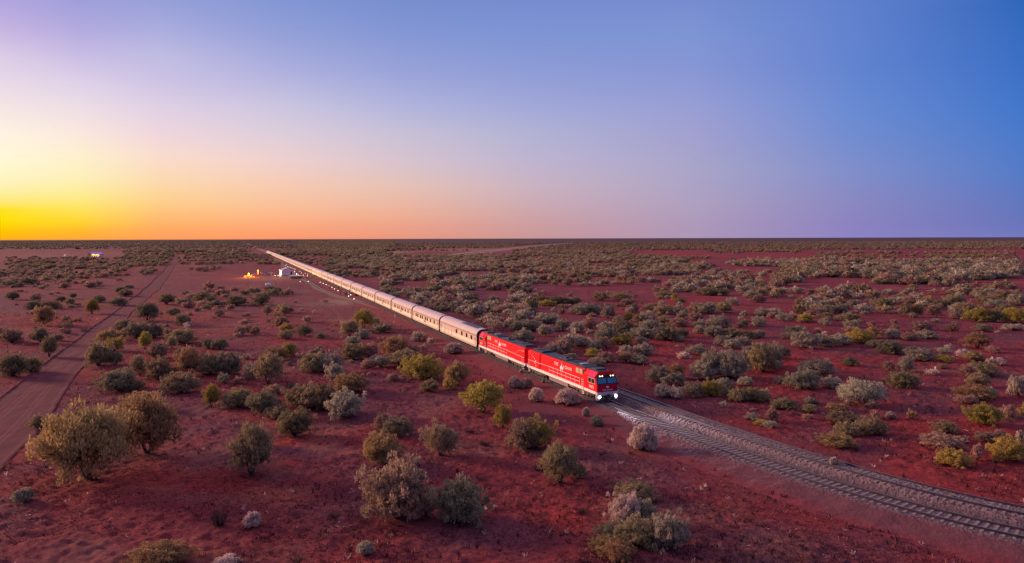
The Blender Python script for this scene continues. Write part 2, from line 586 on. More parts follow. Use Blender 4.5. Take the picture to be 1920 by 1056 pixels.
def build_ground():
    a_dense = np.linspace(R(-41), R(41), 780)
    a_rest = np.linspace(R(41), R(319), 50)[1:-1]
    ang = np.concatenate([a_dense, a_rest])
    rad = np.concatenate([[2, 10, 20, 30], np.geomspace(38, 220, 470), np.geomspace(220, 90000, 180)[1:]])
    A, RR = np.meshgrid(ang, rad)
    x, y = (RR * np.sin(A)).ravel(), (RR * np.cos(A)).ravel()
    x, y = np.append(x, 0), np.append(y, 0)
    n, m = len(rad), len(ang)
    near = np.hypot(x, y) < 1000
    z = np.zeros(len(x))
    toff = np.full(len(x), 99.0)
    toff[near] = track_off(x[near], y[near])
    z[near] = ground_z(x[near], y[near], toff[near])
    # under the ballast and the dirt track the sheet runs a little lower
    u, wd = road_u(x, y)
    z = np.where((u > 0.02) & (u < 0.98), -0.10, z)
    z = np.where((toff > -5.5) & (toff < 8.0), -0.25, z)
    # attributes
    q = np.stack([x, y, z - H], 1) @ np.array(CAM_R)
    dep = np.maximum(-q[:, 2], 1e-3)
    px, py = HZX + F * q[:, 0] / dep, HZY - F * q[:, 1] / dep
    front = q[:, 2] < -1
    r = np.hypot(x, y)
    soil = sstep(.47, .66, fbm(x / 22, y / 22, 31, 4)) * .75
    lit = sstep(.42, .62, fbm(x / 15, y / 15, 47, 4)) * .9
    gra = sstep(.60, .74, fbm(x / 9, y / 9, 71, 4)) * .16
    arr = [soil, lit, gra]
    for cx, cy, rx, ry, k_, amt in PATCH:
        g = np.exp(-(((px - cx) / rx) ** 2 + ((py - cy) / ry) ** 2)) * amt * front * (0.6 + 0.8 * fbm(x / 8, y / 8, 5, 3))
        if k_ == 0:
            arr[1] = arr[1] * (1 - np.clip(g, 0, 1))
        if k_ == 1:
            arr[0] = arr[0] * (1 - np.clip(g, 0, 1))
        arr[k_] = np.clip(arr[k_] + g * 0.9, 0, 1)
    # far off the plain is covered by low scrub
    far = sstep(1100, 2600, r)
    arr[0] = arr[0] * (1 - far)
    arr[1] = np.clip(arr[1] + far * .9, 0, 1)
    i = np.arange(n - 1)[:, None] * m
    j = np.arange(m)
    f = np.stack([i + j, i + (j + 1) % m, i + m + (j + 1) % m, i + m + j], -1).reshape(-1, 4)
    me = np_mesh("ground", np.stack([x, y, z], 1), f[:, ::-1], [SOIL], tint=dict(soil=arr[0], litter=arr[1], grass=arr[2], far_scrub=sstep(1500, 3200, r) * .9), smooth=True)
    o = bpy.data.objects.new("ground", me)
    C.objects.link(o)
    tag(o, kind="structure")


build_ground()


# ---------------------------------------------------------------- dirt track
def build_road():
    Y = np.geomspace(rY[0], rY[-1], 520)
    l, r = np.interp(Y, rY, rL), np.interp(Y, rY, rR)
    wob = (vnoise(Y / 17, Y * 0, 3) - .5) * .9
    l, r = l + wob, r + (vnoise(Y / 14, Y * 0 + 7, 4) - .5) * 1.0
    u = np.linspace(-0.06, 1.06, 60)
    X = l[:, None] + (r - l)[:, None] * u
    YY = np.repeat(Y[:, None], len(u), 1)
    U = np.repeat(u[None], len(Y), 0)
    z = 0.03 + (fbm(X / 1.1, YY / 3.0, 21, 4) - .5) * .10
    for c, s_, h in ((0.0, .035, .20), (1.0, .035, .08)):
        z = z + h * np.exp(-((U - c) / s_) ** 2) * (.4 + vnoise(X / 1.3, YY / 1.3, 8))
    for c in (.30, .37, .62, .69):
        z = z - .035 * np.exp(-((U - c) / .022) ** 2)
    z = np.where((U < -.05) | (U > 1.05), -0.2, z)
    wear = np.zeros_like(U)
    for c, s_ in ((.30, .05), (.38, .03), (.63, .05), (.70, .03), (.5, .02)):
        wear += np.exp(-((U - c - (vnoise(YY / 14, YY * 0, 5) - .5) * .06) / s_) ** 2)
    n, m = X.shape
    i = np.arange(n - 1)[:, None] * m
    j = np.arange(m - 1)
    f = np.stack([i + j, i + j + 1, i + m + j + 1, i + m + j], -1).reshape(-1, 4)
    mt, t, b = principled("packed_dirt")
    at = N(t, "ShaderNodeAttribute", attribute_name="wear")
    geo = N(t, "ShaderNodeNewGeometry")
    mp = N(t, "ShaderNodeMapping")
    mp.inputs["Rotation"].default_value = (0, 0, R(-26))
    mp.inputs["Scale"].default_value = (1.8, 0.45, 1)
    t.links.new(geo.outputs["Position"], mp.inputs["Vector"])
    no = N(t, "ShaderNodeTexNoise")
    no.inputs["Scale"].default_value = 1.0
    no.inputs["Detail"].default_value = 8
    no.inputs["Roughness"].default_value = .7
    t.links.new(mp.outputs[0], no.inputs["Vector"])
    v = math_node(t, 'ADD', math_node(t, 'MULTIPLY', at.outputs["Fac"], 0.22), math_node(t, 'MULTIPLY', math_node(t, 'SUBTRACT', no.outputs[0], 0.36), 2.0), True)
    mx = N(t, "ShaderNodeMix", data_type='RGBA')
    mx.inputs[6].default_value = (0.095, 0.021, 0.026, 1)
    mx.inputs[7].default_value = (0.212, 0.050, 0.062, 1)
    t.links.new(v, mx.inputs[0])
    t.links.new(mx.outputs[2], b.inputs["Base Color"])
    b.inputs["Roughness"].default_value = .95
    b.inputs["Specular IOR Level"].default_value = 0.1
    me = np_mesh("dirt_track", np.stack([X.ravel(), YY.ravel(), z.ravel()], 1), f, [mt], tint=dict(wear=np.clip(wear.ravel(), 0, 1)), smooth=True)
    o = bpy.data.objects.new("dirt_track", me)
    C.objects.link(o)
    tag(o, kind="structure")


build_road()

# ---------------------------------------------------------------- ballast bed of the two tracks
T2, H2 = 4.05, 0.32              # the second track: offset and extra height
PROFILE = [(-6.6, -1.0), (-6.2, -.72), (-5.2, -.62), (-3.2, -.44), (-2.0, -.27), (-1.4, -.19), (1.35, -.20), (1.75, -.40), (2.05, -.50), (2.4, -.28), (2.85, H2 - .20), (3.2, H2 - .17), (5.0, H2 - .17),
           (5.6, H2 - .24), (6.9, -.50), (7.8, -.66), (8.6, -1.0)]


def build_ballast():
    s = np.concatenate([np.arange(-75, 12, .13), 12 * 1.012 ** np.arange(1, 560)])
    s = s[s < 9000]
    t = np.concatenate([np.linspace(-6.6, -2.2, 26), np.linspace(-2.1, 6.4, 66), np.linspace(6.55, 8.6, 12)])
    SS, TT = np.meshgrid(s, t, indexing='ij')
    x, y = rail_pt(SS.ravel())[0], rail_pt(SS.ravel())[1]
    tx, ty = np.interp(SS.ravel(), Sg, TX), np.interp(SS.ravel(), Sg, TY)
    tt = TT.ravel()
    x, y = x + ty * tt, y - tx * tt
    pr = np.array(PROFILE)
    z = ZR + np.interp(tt, pr[:, 0], pr[:, 1])
    loose = sstep(-2.6, -1.2, tt) * sstep(8.0, 6.5, tt)
    stone = (vnoise(x / .13, y / .13, 2) - .5) * .09 + (vnoise(x / .3, y / .3, 12) - .5) * .05
    bed = np.exp(-(tt / 1.5) ** 6)
    z = z + stone * (.25 + .75 * loose) * (1 - .6 * bed) + (fbm(x / 1.7, y / 1.7, 14, 3) - .5) * .16 * (1 - loose)
    z += (fbm(x / 3.5, y / 3.5, 18, 3) - .5) * .5 * (sstep(-4.4, -6.4, tt) + sstep(7.0, 8.4, tt))
    ver = sstep(-1.2, -2.2, tt) + sstep(6.4, 7.6, tt)
    ver = np.clip(ver + .35 * (fbm(x / 1.2, y / 1.2, 15, 3) - .5), 0, 1)
    gr = sstep(4, -14, SS.ravel()) * .85 + .15
    earth = np.clip(sstep(-3.0, -5.6, tt + 1.6 * (fbm(x / 2.4, y / 2.4, 25, 4) - .5)) + sstep(7.0, 8.2, tt + 1.0 * (fbm(x / 2, y / 2, 26, 3) - .5)) + ver * (1 - gr) * .8, 0, 1)
    dark = np.exp(-((tt - 1.95 + .5 * (vnoise(x / 2, y / 2, 3) - .5)) / .5) ** 4) * .8 + bed * .55  # darker along the trough between the tracks and across the near bed
    n, m = SS.shape
    i = np.arange(n - 1)[:, None] * m
    j = np.arange(m - 1)
    f = np.stack([i + j, i + j + 1, i + m + j + 1, i + m + j], -1).reshape(-1, 4)
    mt, tr, b = principled("ballast_stone")
    geo = N(tr, "ShaderNodeNewGeometry")
    vo = N(tr, "ShaderNodeTexVoronoi")
    vo.inputs["Scale"].default_value = 8.5
    tr.links.new(geo.outputs["Position"], vo.inputs["Vector"])
    sp = N(tr, "ShaderNodeSeparateColor")
    tr.links.new(vo.outputs["Color"], sp.inputs[0])

    def mix(f_, a, c):
        q = N(tr, "ShaderNodeMix", data_type='RGBA')
        for ii, vv in ((0, f_), (6, a), (7, c)):
            if isinstance(vv, tuple):
                q.inputs[ii].default_value = (*vv, 1)
            else:
                tr.links.new(vv, q.inputs[ii])
        return q.outputs[2]
    stonec = mix(sp.outputs[0], (0.042, 0.026, 0.036), (0.255, 0.158, 0.165))
    dark_stone = mix(sp.outputs[1], (0.045, 0.026, 0.034), (0.135, 0.080, 0.088))
    no = N(tr, "ShaderNodeTexNoise")
    no.inputs["Scale"].default_value = 1.1
    no.inputs["Detail"].default_value = 8
    no.inputs["Roughness"].default_value = .75
    tr.links.new(geo.outputs["Position"], no.inputs["Vector"])
    gravel = mix(no.outputs[0], (0.060, 0.014, 0.019), (0.215, 0.058, 0.064))
    a1 = N(tr, "ShaderNodeAttribute", attribute_name="verge")
    a2 = N(tr, "ShaderNodeAttribute", attribute_name="dark_tone")
    c = mix(a2.outputs["Fac"], stonec, dark_stone)
    c = mix(a1.outputs["Fac"], c, mix(math_node(tr, 'MULTIPLY', sp.outputs[0], .14), gravel, stonec))
    a3 = N(tr, "ShaderNodeAttribute", attribute_name="earth")
    c = mix(a3.outputs["Fac"], c, mix(no.outputs[0], (0.105, 0.016, 0.021), (0.275, 0.040, 0.045)))
    tr.links.new(c, b.inputs["Base Color"])
    b.inputs["Roughness"].default_value = .9
    b.inputs["Specular IOR Level"].default_value = 0.2
    bp = N(tr, "ShaderNodeBump")
    bp.inputs["Strength"].default_value = .5
    bp.inputs["Distance"].default_value = .06
    tr.links.new(sp.outputs[2], bp.inputs["Height"])
    tr.links.new(bp.outputs[0], b.inputs["Normal"])
    me = np_mesh("ballast", np.stack([x, y, z], 1), f, [mt], tint=dict(verge=ver, earth=earth, dark_tone=np.clip(dark, 0, 1)), smooth=False)
    o = bpy.data.objects.new("ballast_bed", me)
    C.objects.link(o)
    tag(o, kind="structure")
    return mt


BALLAST = build_ballast()

M_RAIL = mat("rail_steel", (0.075, 0.050, 0.050), 0.45, metal=0.6, var=.25, scale=2)
M_RAILTOP = mat("worn_rail_head", (0.34, 0.25, 0.25), 0.35, metal=0.85, var=.1)
M_SLEEPER = mat("concrete_sleeper", (0.235, 0.155, 0.160), 0.9, var=.35, scale=2.5)


def sweep_rail(name, ss, t, zt, parent, hgt=.17, wid=.075, center=rail_pt):
    secs = []
    mb = MB()
    for s in ss:
        a = center(s, t - wid / 2)
        b = center(s, t + wid / 2)
        secs.append([(a[0], a[1], zt - hgt), (a[0], a[1], zt), (b[0], b[1], zt), (b[0], b[1], zt - hgt)])
    vs = [p for sec in secs for p in sec]
    fs, mi = [], []
    for i in range(len(secs) - 1):
        for k in range(4):
            fs.append((i * 4 + k, i * 4 + (k + 1) % 4, (i + 1) * 4 + (k + 1) % 4, (i + 1) * 4 + k))
            mi.append(1 if k == 1 else 0)
    mb.v, mb.f, mb.m = vs, fs, mi
    return mb.build(name, [M_RAIL, M_RAILTOP], parent)


def build_track(label, t0, zt, s_near, n_ind):
    x, y = rail_pt(0, t0)
    tr = empty("railway_track", (0, 0, 0), 0, label, "railway track")
    ss = np.concatenate([np.arange(-74, 60, 1.5), np.geomspace(60, 8000, 130)])
    for d in (-GAUGE / 2, GAUGE / 2):
        sweep_rail("rail", ss, t0 + d, zt, tr)
    mb = MB()
    mb.box(-1.3, 1.3, -.125, .125, -.2, 0)
    proto = mb.build("sleeper", M_SLEEPER, tr, bevel=.025)
    rng = random.Random(5)
    svals = np.arange(s_near, 260, .63)
    rest = MB()
    for i, s in enumerate(svals):
        p = rail_pt(s, t0)
        tx, ty = float(np.interp(s, Sg, TX)), float(np.interp(s, Sg, TY))
        az = math.atan2(-tx, ty)                   # box x axis across the line
        z = zt - .165 + rng.uniform(-.012, .012)
        az += rng.uniform(-.02, .02)
        if i < n_ind:
            o = proto if i == 0 else proto.copy()
            if i:
                C.objects.link(o)
            o.location = (p[0], p[1], z)
            o.rotation_euler = (0, 0, az)
        else:
            ca, sa = math.cos(az), math.sin(az)
            vs = []
            for xx in (-1.3, 1.3):
                for yy in (-.125, .125):
                    for zz in (-.2, 0):
                        vs.append((p[0] + xx * ca - yy * sa, p[1] + xx * sa + yy * ca, z + zz))
            rest.add(vs, [(0, 1, 3, 2), (4, 6, 7, 5), (0, 4, 5, 1), (2, 3, 7, 6), (0, 2, 6, 4), (1, 5, 7, 3)])
    o = rest.build("sleepers_far_along_the_line", M_SLEEPER, tr)
    o["kind"] = "stuff"


build_track("railway track carrying the train, running on past the lead locomotive, lower of the two", 0.0, ZR, -52, 100)
build_track("empty railway track on the higher ballast ridge beside the train's track", T2, ZR + H2, -52, 100)


def poly_curve(pix, z):
    p = np.array([W(x, y, z)[:2] for x, y in pix])
    d = np.concatenate([[0], np.cumsum(np.hypot(*np.diff(p, axis=0).T))])

    def at(s, t=0.0):
        x, y = np.interp(s, d, p[:, 0]), np.interp(s, d, p[:, 1])
        e = 3.0
        tx, ty = np.interp(s + e, d, p[:, 0]) - np.interp(s - e, d, p[:, 0]), np.interp(s + e, d, p[:, 1]) - np.interp(s - e, d, p[:, 1])
        l = np.hypot(tx, ty) + 1e-9
        return x + ty / l * t, y - tx / l * t
    return at, d[-1]


M_RUSTRAIL = mat("rusty_rail", (0.14, 0.058, 0.045), .7, var=.2)


def build_siding():
    pix = [(772, 605), (745, 591), (720, 580.5), (704, 575), (688, 570), (673.6, 565.3), (654.7, 560.6), (632, 555), (616.8, 549), (598, 540.7), (581, 529.5), (566, 521), (552, 512), (536, 500), (520, 488), (505, 477), (486, 466), (470, 459.5)]
    at, L = poly_curve(pix, 0.3)
    ss = np.concatenate([np.arange(0, 300, 6.0), np.linspace(300, L, 80)])
    mb = MB()
    secs = []
    for s in ss:
        secs.append([(*at(s, t), z) for t, z in ((-1.9, -.1), (-1.1, .2), (1.1, .2), (1.9, -.1))])
    mb.loft(secs, caps=False, closed=False)
    o = mb.build("siding_ballast", mat("dirty_ballast", (0.085, 0.032, 0.034), .9, var=.3))
    tag(o, kind="structure")
    tr = empty("siding_track", (0, 0, 0), 0, "rusty siding track curving away from the train past the shed", "railway track")
    for d in (-.8, .8):
        mb = MB()
        secs = []
        for s in ss:
            a, b = at(s, d - .05), at(s, d + .05)
            secs.append([(*a, .18), (*a, .36), (*b, .36), (*b, .18)])
        mb.loft(secs)
        mb.build("rail", M_RUSTRAIL, tr)


build_siding()


def build_far_road():
    pix = [(1075, 455.5), (1040, 458), (1005, 461.5), (960, 466), (920, 470.5), (880, 475), (850, 478)]
    for name, z, wd, colr in (("road_verge", .05, 15, (0.36, 0.17, 0.11)), ("highway", .30, 4, (0.055, 0.042, 0.045))):
        at, L = poly_curve(pix, z)
        mb = MB()
        mb.loft([[(*at(s, t), zz) for t, zz in ((-wd, z - .2), (-wd * .9, z), (wd * .9, z), (wd, z - .2))] for s in np.linspace(0, L, 60)], caps=False, closed=False)
        o = mb.build(name, mat(name + "_surface", colr, .9, var=.3, scale=.03))
        tag(o, kind="structure")


build_far_road()

# ---------------------------------------------------------------- train
M_RED = mat("red_paint", (0.80, 0.003, 0.010), 0.5, var=.13, scale=2.2, spec=.12)
M_CABTOP = mat("cab_top_sky_tinted_red", (0.72, 0.008, 0.085), 0.4, var=.06, spec=.2)  # purple sky reflection put into the red of the cab top
M_NOSE = mat("nose_red", (0.50, 0.004, 0.028), 0.5, var=.08, spec=.15)
M_WHITE = mat("cream_white_paint", (0.88, 0.80, 0.72), 0.5, var=.08)
M_BAND = mat("rose_window_band", (0.70, 0.50, 0.37), .55, var=.06, spec=.2)
M_PILOT = mat("dusty_pilot", (0.50, 0.42, 0.46), .6, var=.3)
M_LETTER = mat("white_lettering", (0.86, 0.82, 0.80), 0.5, var=.02)
M_BLACK = mat("sooty_roof", (0.022, 0.021, 0.026), 0.55, var=.4, scale=1.5)
M_GREY = mat("roof_grey", (0.07, 0.065, 0.085), 0.5, var=.3)
M_UNDER = mat("dusty_running_gear", (0.12, 0.075, 0.062), 0.85, var=.45, scale=2.5)
M_TANK = mat("fuel_tank_grey", (0.26, 0.185, 0.165), 0.7, var=.15)
M_DARK = mat("dark_recess", (0.02, 0.015, 0.016), 0.8)
M_WHEEL = mat("wheel_steel", (0.055, 0.04, 0.038), 0.5, metal=.6)
M_BEIGE = mat("beige_vent_screen", (0.56, 0.37, 0.20), 0.7, var=.25, scale=6)
M_YEL = mat("yellow_axle_cover", (0.55, 0.33, 0.05), 0.6)
M_GLASS = mat("sky_reflection_windscreen", (0.05, 0.20, 0.32), 0.10, var=.25, scale=1.4, spec=.9)  # reflected sky put into the panes' base colour
M_PANE = mat("dark_window_glass", (0.045, 0.028, 0.022), 0.12, var=.3, spec=.7)
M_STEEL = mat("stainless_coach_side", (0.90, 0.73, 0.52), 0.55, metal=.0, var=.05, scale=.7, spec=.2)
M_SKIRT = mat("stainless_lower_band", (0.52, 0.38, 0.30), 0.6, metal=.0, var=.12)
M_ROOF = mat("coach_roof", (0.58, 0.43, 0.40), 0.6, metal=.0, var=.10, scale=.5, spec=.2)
M_BROWN = mat("brown_trim", (0.17, 0.075, 0.045), 0.5)
M_DOORP = mat("rose_door", (0.62, 0.40, 0.35), 0.5, var=.05)
M_EMBLEM = mat("bronze_emblem", (0.24, 0.13, 0.08), 0.5, var=.15, scale=9)
M_LAMP_W = glow("warm_marker_lamp", (1.0, 0.78, 0.42), 4.0)
M_LAMP_B = glow("white_ditch_lamp", (0.82, 0.84, 1.0), 30.0)


def text_part(name, body, size, loc, rot, parent, m=None, space=1.0):
    cu = bpy.data.curves.new(name, 'FONT')
    cu.body = body
    cu.size = size
    cu.align_x, cu.align_y = 'CENTER', 'CENTER'
    cu.extrude = 0.004
    cu.offset = 0.012 * size
    cu.space_character = space
    cu.resolution_u = 3
    tmp = bpy.data.objects.new("tmp", cu)
    C.objects.link(tmp)
    bpy.context.view_layer.update()
    me = bpy.data.meshes.new_from_object(tmp.evaluated_get(bpy.context.evaluated_depsgraph_get()))
    bpy.data.objects.remove(tmp)
    me.name = name
    me.materials.clear()
    me.materials.append(m or M_LETTER)
    o = bpy.data.objects.new(name, me)
    C.objects.link(o)
    o.location, o.rotation_euler, o.parent = loc, rot, parent
    return o


CAMEL = [(-.50, .52), (-.44, .66), (-.30, .72), (-.16, .78), (-.10, .98), (-.06, 1.34), (-.02, 1.02), (.06, .84), (.16, .66), (.28, .56), (.36, .58), (.42, .74), (.50, .88), (.64, .90), (.68, .83), (.57, .78),
         (.53, .62), (.45, .46), (.34, .38), (.31, .20), (.33, .0), (.26, .0), (.24, .20), (.20, .36), (-.08, .36), (-.24, .30), (-.30, .15), (-.24, .0), (-.31, .0), (-.38, .14), (-.40, .34), (-.47, .40)]


def camel(mb, cx, cz, sc, y, sgn, flip=1):
    mb.poly([(cx + flip * x * sc, y, cz + z * sc) for x, z in CAMEL], (0, sgn * .006, 0))


def disc(mb, c, axis, r, th, n=14, mi=0):
    a = Vector(axis).normalized()
    mb.tube(Vector(c), Vector(c) + a * th, r, r, n, mi)


def bogie(root, name, cx, axles, half, wheel_r, yw=1.18, cover=None):
    b = MB()
    for sg in (-1, 1):
        b.box(cx - half, cx + half, sg * yw - .09, sg * yw + .09, .58, .86)
        b.box(cx - half * .45, cx + half * .45, sg * yw - .10, sg * yw + .10, .42, .60)
        for ax in axles:
            b.box(cx + ax - .2, cx + ax + .2, sg * yw - .13, sg * yw + .13, .30, .70)
            for q in (-.42, .42):
                b.tube((cx + ax + q, sg * yw, .50), (cx + ax + q, sg * yw, .92), .09, .09, 6)
    b.box(cx - half * .8, cx + half * .8, -yw + .1, yw - .1, .62, .9)
    o = b.build(name, M_UNDER, root, bevel=.03)
    for ax in axles:
        wv = MB()
        for sg in (-1, 1):
            disc(wv, (cx + ax, sg * .72, wheel_r), (0, sg, 0), wheel_r, .13, 18)
            disc(wv, (cx + ax, sg * .86, wheel_r), (0, sg, 0), .16, .12, 8)
        wv.tube((cx + ax, -.72, wheel_r), (cx + ax, .72, wheel_r), .08)
        wv.build("wheelset", M_WHEEL, o)
    if cover is not None:
        for sg in (-1, 1):
            cv = MB()
            disc(cv, (cx + cover, sg * (yw + .13), .55), (0, sg, 0), .2, .05, 10)
            cv.build("axle_cover", M_YEL, o)
    return o


def loco(name, label, num, lit):
    r = empty(name, (0, 0, 0), 0, label, "locomotive", "red locomotives at the head of the train")
    b = MB()
    b.box(-10.9, 10.42, -1.43, 1.43, .90, 1.24)
    b.build("underframe", M_WHITE, r, bevel=.02)

    def sec(x, hw, z0, zt, ch):
        return [(x, -hw, z0), (x, -hw, zt - ch), (x, -hw + ch, zt), (x, hw - ch, zt), (x, hw, zt - ch), (x, hw, z0)]
    b = MB()
    b.loft([sec(x, 1.24, 1.24, 3.48, .12) for x in (-6.3, 7.2)])
    b.build("engine_hood", M_RED, r, bevel=.02)
    b = MB()
    b.loft([sec(-10.62, 1.38, 1.24, 3.5, .16), sec(-6.6, 1.38, 1.24, 3.5, .16), sec(-6.3, 1.26, 1.24, 3.49, .12)])
    b.build("radiator_housing", M_RED, r, bevel=.02)
    b = MB()                                                    # panel lines, doors
    for x in np.arange(-5.6, 4.6, 1.05):
        for sg in (-1, 1):
            b.box(x, x + .02, sg * 1.243 - .004, sg * 1.243 + .004, 1.34, 3.1)
    b.build("hood_door_seams", mat("seam_red", (0.30, 0.004, 0.008), .6), r)
    # roof
    b = MB()
    b.loft([[(x, -1.1, 3.485), (x, -.85, 3.58), (x, .85, 3.58), (x, 1.1, 3.485)] for x in (-10.4, 7.1)])
    roof = b.build("hood_roof", M_BLACK, r, bevel=.03)
    b = MB()
    b.loft([[(x, -1.12, 3.50), (x, -.8, 3.74), (x, .8, 3.74), (x, 1.12, 3.50)] for x in (-9.9, -6.4)])
    for x in (-9.0, -7.3):
        disc(b, (x, 0, 3.74), (0, 0, 1), .7, .06, 20)
    b.build("radiator_fan_block", M_BLACK, roof, bevel=.03)
    b = MB()
    b.box(-1.9, .9, -.62, .62, 3.57, 3.70)
    b.box(-.9, -.2, -.25, .25, 3.70, 3.84)
    b.build("exhaust_stack", M_BLACK, roof, bevel=.03)
    b = MB()
    b.box(2.0, 6.6, -.95, .95, 3.57, 3.66)
    for x in np.arange(2.2, 6.5, .55):
        b.box(x, x + .12, -.9, .9, 3.66, 3.70)
    b.build("roof_hatch", M_GREY, roof, bevel=.015)
    b = MB()
    b.box(4.3, 5.2, -.55, .55, 3.66, 3.78)
    b.build("air_intake", mat("intake_pale", (0.30, 0.27, 0.30), .5), roof, bevel=.05)
    b = MB()
    for sg in (-1, 1):
        b.box(4.75, 5.62, sg * 1.25 - .012, sg * 1.25 + .012, 2.72, 3.34)
        b.box(5.76, 6.62, sg * 1.25 - .012, sg * 1.25 + .012, 2.72, 3.34)
    b.build("vent_screen", M_BEIGE, r)
    b = MB()
    for sg in (-1, 1):
        b.box(5.63, 5.75, sg * 1.246 - .01, sg * 1.246 + .01, 2.72, 3.34)
        b.box(6.63, 7.15, sg * 1.246 - .01, sg * 1.246 + .01, 2.76, 3.40)
        b.box(7.0, 7.12, sg * 1.246 - .01, sg * 1.246 + .01, 1.4, 2.5)
    b.build("recess_shade_panel", M_DARK, r)  # shade of the hood recesses put in as flat dark panels
    # cab

    def csec(x, ws, ze, zt):
        return [(x, -ws, 1.24), (x, -ws, ze), (x, -.97, zt - .1), (x, -.6, zt), (x, .6, zt), (x, .97, zt - .1), (x, ws, ze), (x, ws, 1.24)]
    b = MB()
    b.loft([csec(7.2, 1.44, 2.92, 3.62), csec(10.28, 1.44, 2.92, 3.62), csec(10.74, 1.40, 2.10, 2.22)])
    cab = b.build("cab", M_RED, r, bevel=.03)
    b = MB()
    b.box(10.735, 10.775, -1.37, 1.37, 1.26, 2.10)
    b.build("nose_panel", M_NOSE, cab, bevel=.015)
    b = MB()
    for sg in (-1, 1):
        a0, a1 = Vector((0, sg * 1.46, 2.94)), Vector((0, sg * .99, 3.54))
        nrm = Vector((0, sg * .6, .47)).normalized() * .03
        pts_ = [Vector((8.35, 0, 0)) + a0, Vector((10.24, 0, 0)) + a0, Vector((10.24, 0, 0)) + a1, Vector((8.35, 0, 0)) + a1]
        b.poly(pts_, nrm)
        b.box(8.35, 10.24, sg * 1.475 - .03, sg * 1.475 + .03, 2.86, 2.93)
    b.build("cab_roof_slope", M_CABTOP, cab)
    b = MB()
    b.box(7.3, 10.2, -.95, .95, 3.58, 3.65)
    b.box(7.8, 9.3, -.7, .7, 3.65, 3.78)
    for x, y in ((9.6, .4), (9.7, -.3), (9.9, .1)):
        b.tube((x, y, 3.7), (x, y, 3.98), .05, .03)
    b.build("cab_roof", M_BLACK, cab, bevel=.02)
    # windscreen

    def wsx(z, off=0.0):
        return 10.765 - .326 * (z - 2.12) + off

    def ws_poly(mb, y0, y1, z0, z1, off, th):
        mb.poly([(wsx(z0, off), y0, z0), (wsx(z0, off), y1, z0), (wsx(z1, off), y1, z1), (wsx(z1, off), y0, z1)], (-th, 0, -.05 * th))
    b = MB()
    ws_poly(b, -1.38, 1.38, 2.13, 2.96, .012, .16)
    ws = b.build("windscreen_surround", M_BLACK, cab)
    for y0, y1 in ((-1.26, -.12), (.12, 1.26)):
        b = MB()
        ws_poly(b, y0, y1, 2.26, 2.84, .028, .02)
        b.build("windscreen_pane", M_GLASS, ws)
    b = MB()
    b.box(10.1, 10.52, -1.12, 1.12, 2.97, 3.30)
    b.build("headlight_brow", M_BLACK, cab, bevel=.03)
    for y in (-.92, -.58, .58, .92):
        b = MB()
        disc(b, (10.52, y, 3.12), (1, 0, -.1), .075, .04)
        b.build("headlight", M_LAMP_W if lit else M_PANE, cab)
    for sg in (-1, 1):
        b = MB()
        b.box(8.45, 10.2, sg * 1.446 - .012, sg * 1.446 + .012, 2.12, 2.80)
        fr = b.build("window_frame", M_DOORP, cab)
        for x0, x1 in ((8.55, 9.25), (9.38, 10.1)):
            b = MB()
            b.box(x0, x1, sg * 1.462 - .012, sg * 1.462 + .012, 2.2, 2.74)
            b.build("side_window", M_PANE, fr)
        b = MB()
        b.box(7.45, 8.15, sg * 1.446 - .008, sg * 1.446 + .008, 1.4, 3.0)
        b.build("cab_door", M_RED, cab)
        text_part("number_lettering", num, .50, (9.35, sg * 1.452, 1.66), (R(90), 0, 0 if sg < 0 else R(180)), cab)
    # nose marks
    text_part("nose_lettering", "THE GHAN", .24, (10.785, 0, 1.45), (R(90), 0, R(90)), cab, space=1.25)
    b = MB()
    b.poly([(10.778, x * .42, 1.66 + z * .27) for x, z in CAMEL], (.006, 0, 0))
    b.build("camel_emblem", M_LETTER, cab)
    # pilot
    b = MB()
    b.box(10.3, 10.86, -1.42, 1.42, .80, 1.22)
    for sg in (-1, 1):
        b.box(10.3, 10.84, sg * 1.42 - (.40 if sg > 0 else 0), sg * 1.42 + (.40 if sg < 0 else 0), .22, .80)
    b.build("pilot_beam", M_PILOT, r, bevel=.03)
    b = MB()
    b.poly([(10.55, -1.0, .16), (10.95, 0, .16), (10.55, 1.0, .16), (10.50, 1.0, .78), (10.7, 0, .78), (10.50, -1.0, .78)], (-.06, 0, 0))
    b.box(10.8, 11.25, -.14, .14, .62, .95)
    b.build("snow_plough", M_DARK, r)
    for sg in (-1, 1):
        b = MB()
        disc(b, (10.86, sg * 1.12, .66), (1, 0, 0), .125, .05, 16)
        o = b.build("ditch_light", M_LAMP_B if lit else M_PANE, r)
        if lit:
            ld = bpy.data.lights.new("ditch_light_beam", 'SPOT')
            ld.energy = 26000
            ld.color = (0.86, 0.84, 1.0)
            ld.spot_size = R(22)
            ld.spot_blend = 1.0
            ld.shadow_soft_size = .12
            lo = bpy.data.objects.new("ditch_light_beam", ld)
            C.objects.link(lo)
            lo.parent = o
            lo.location = (10.98, sg * 1.12, .70)
            lo.rotation_euler = Vector((-1, -.055 - sg * .02, .042)).to_track_quat('Z', 'Y').to_euler()
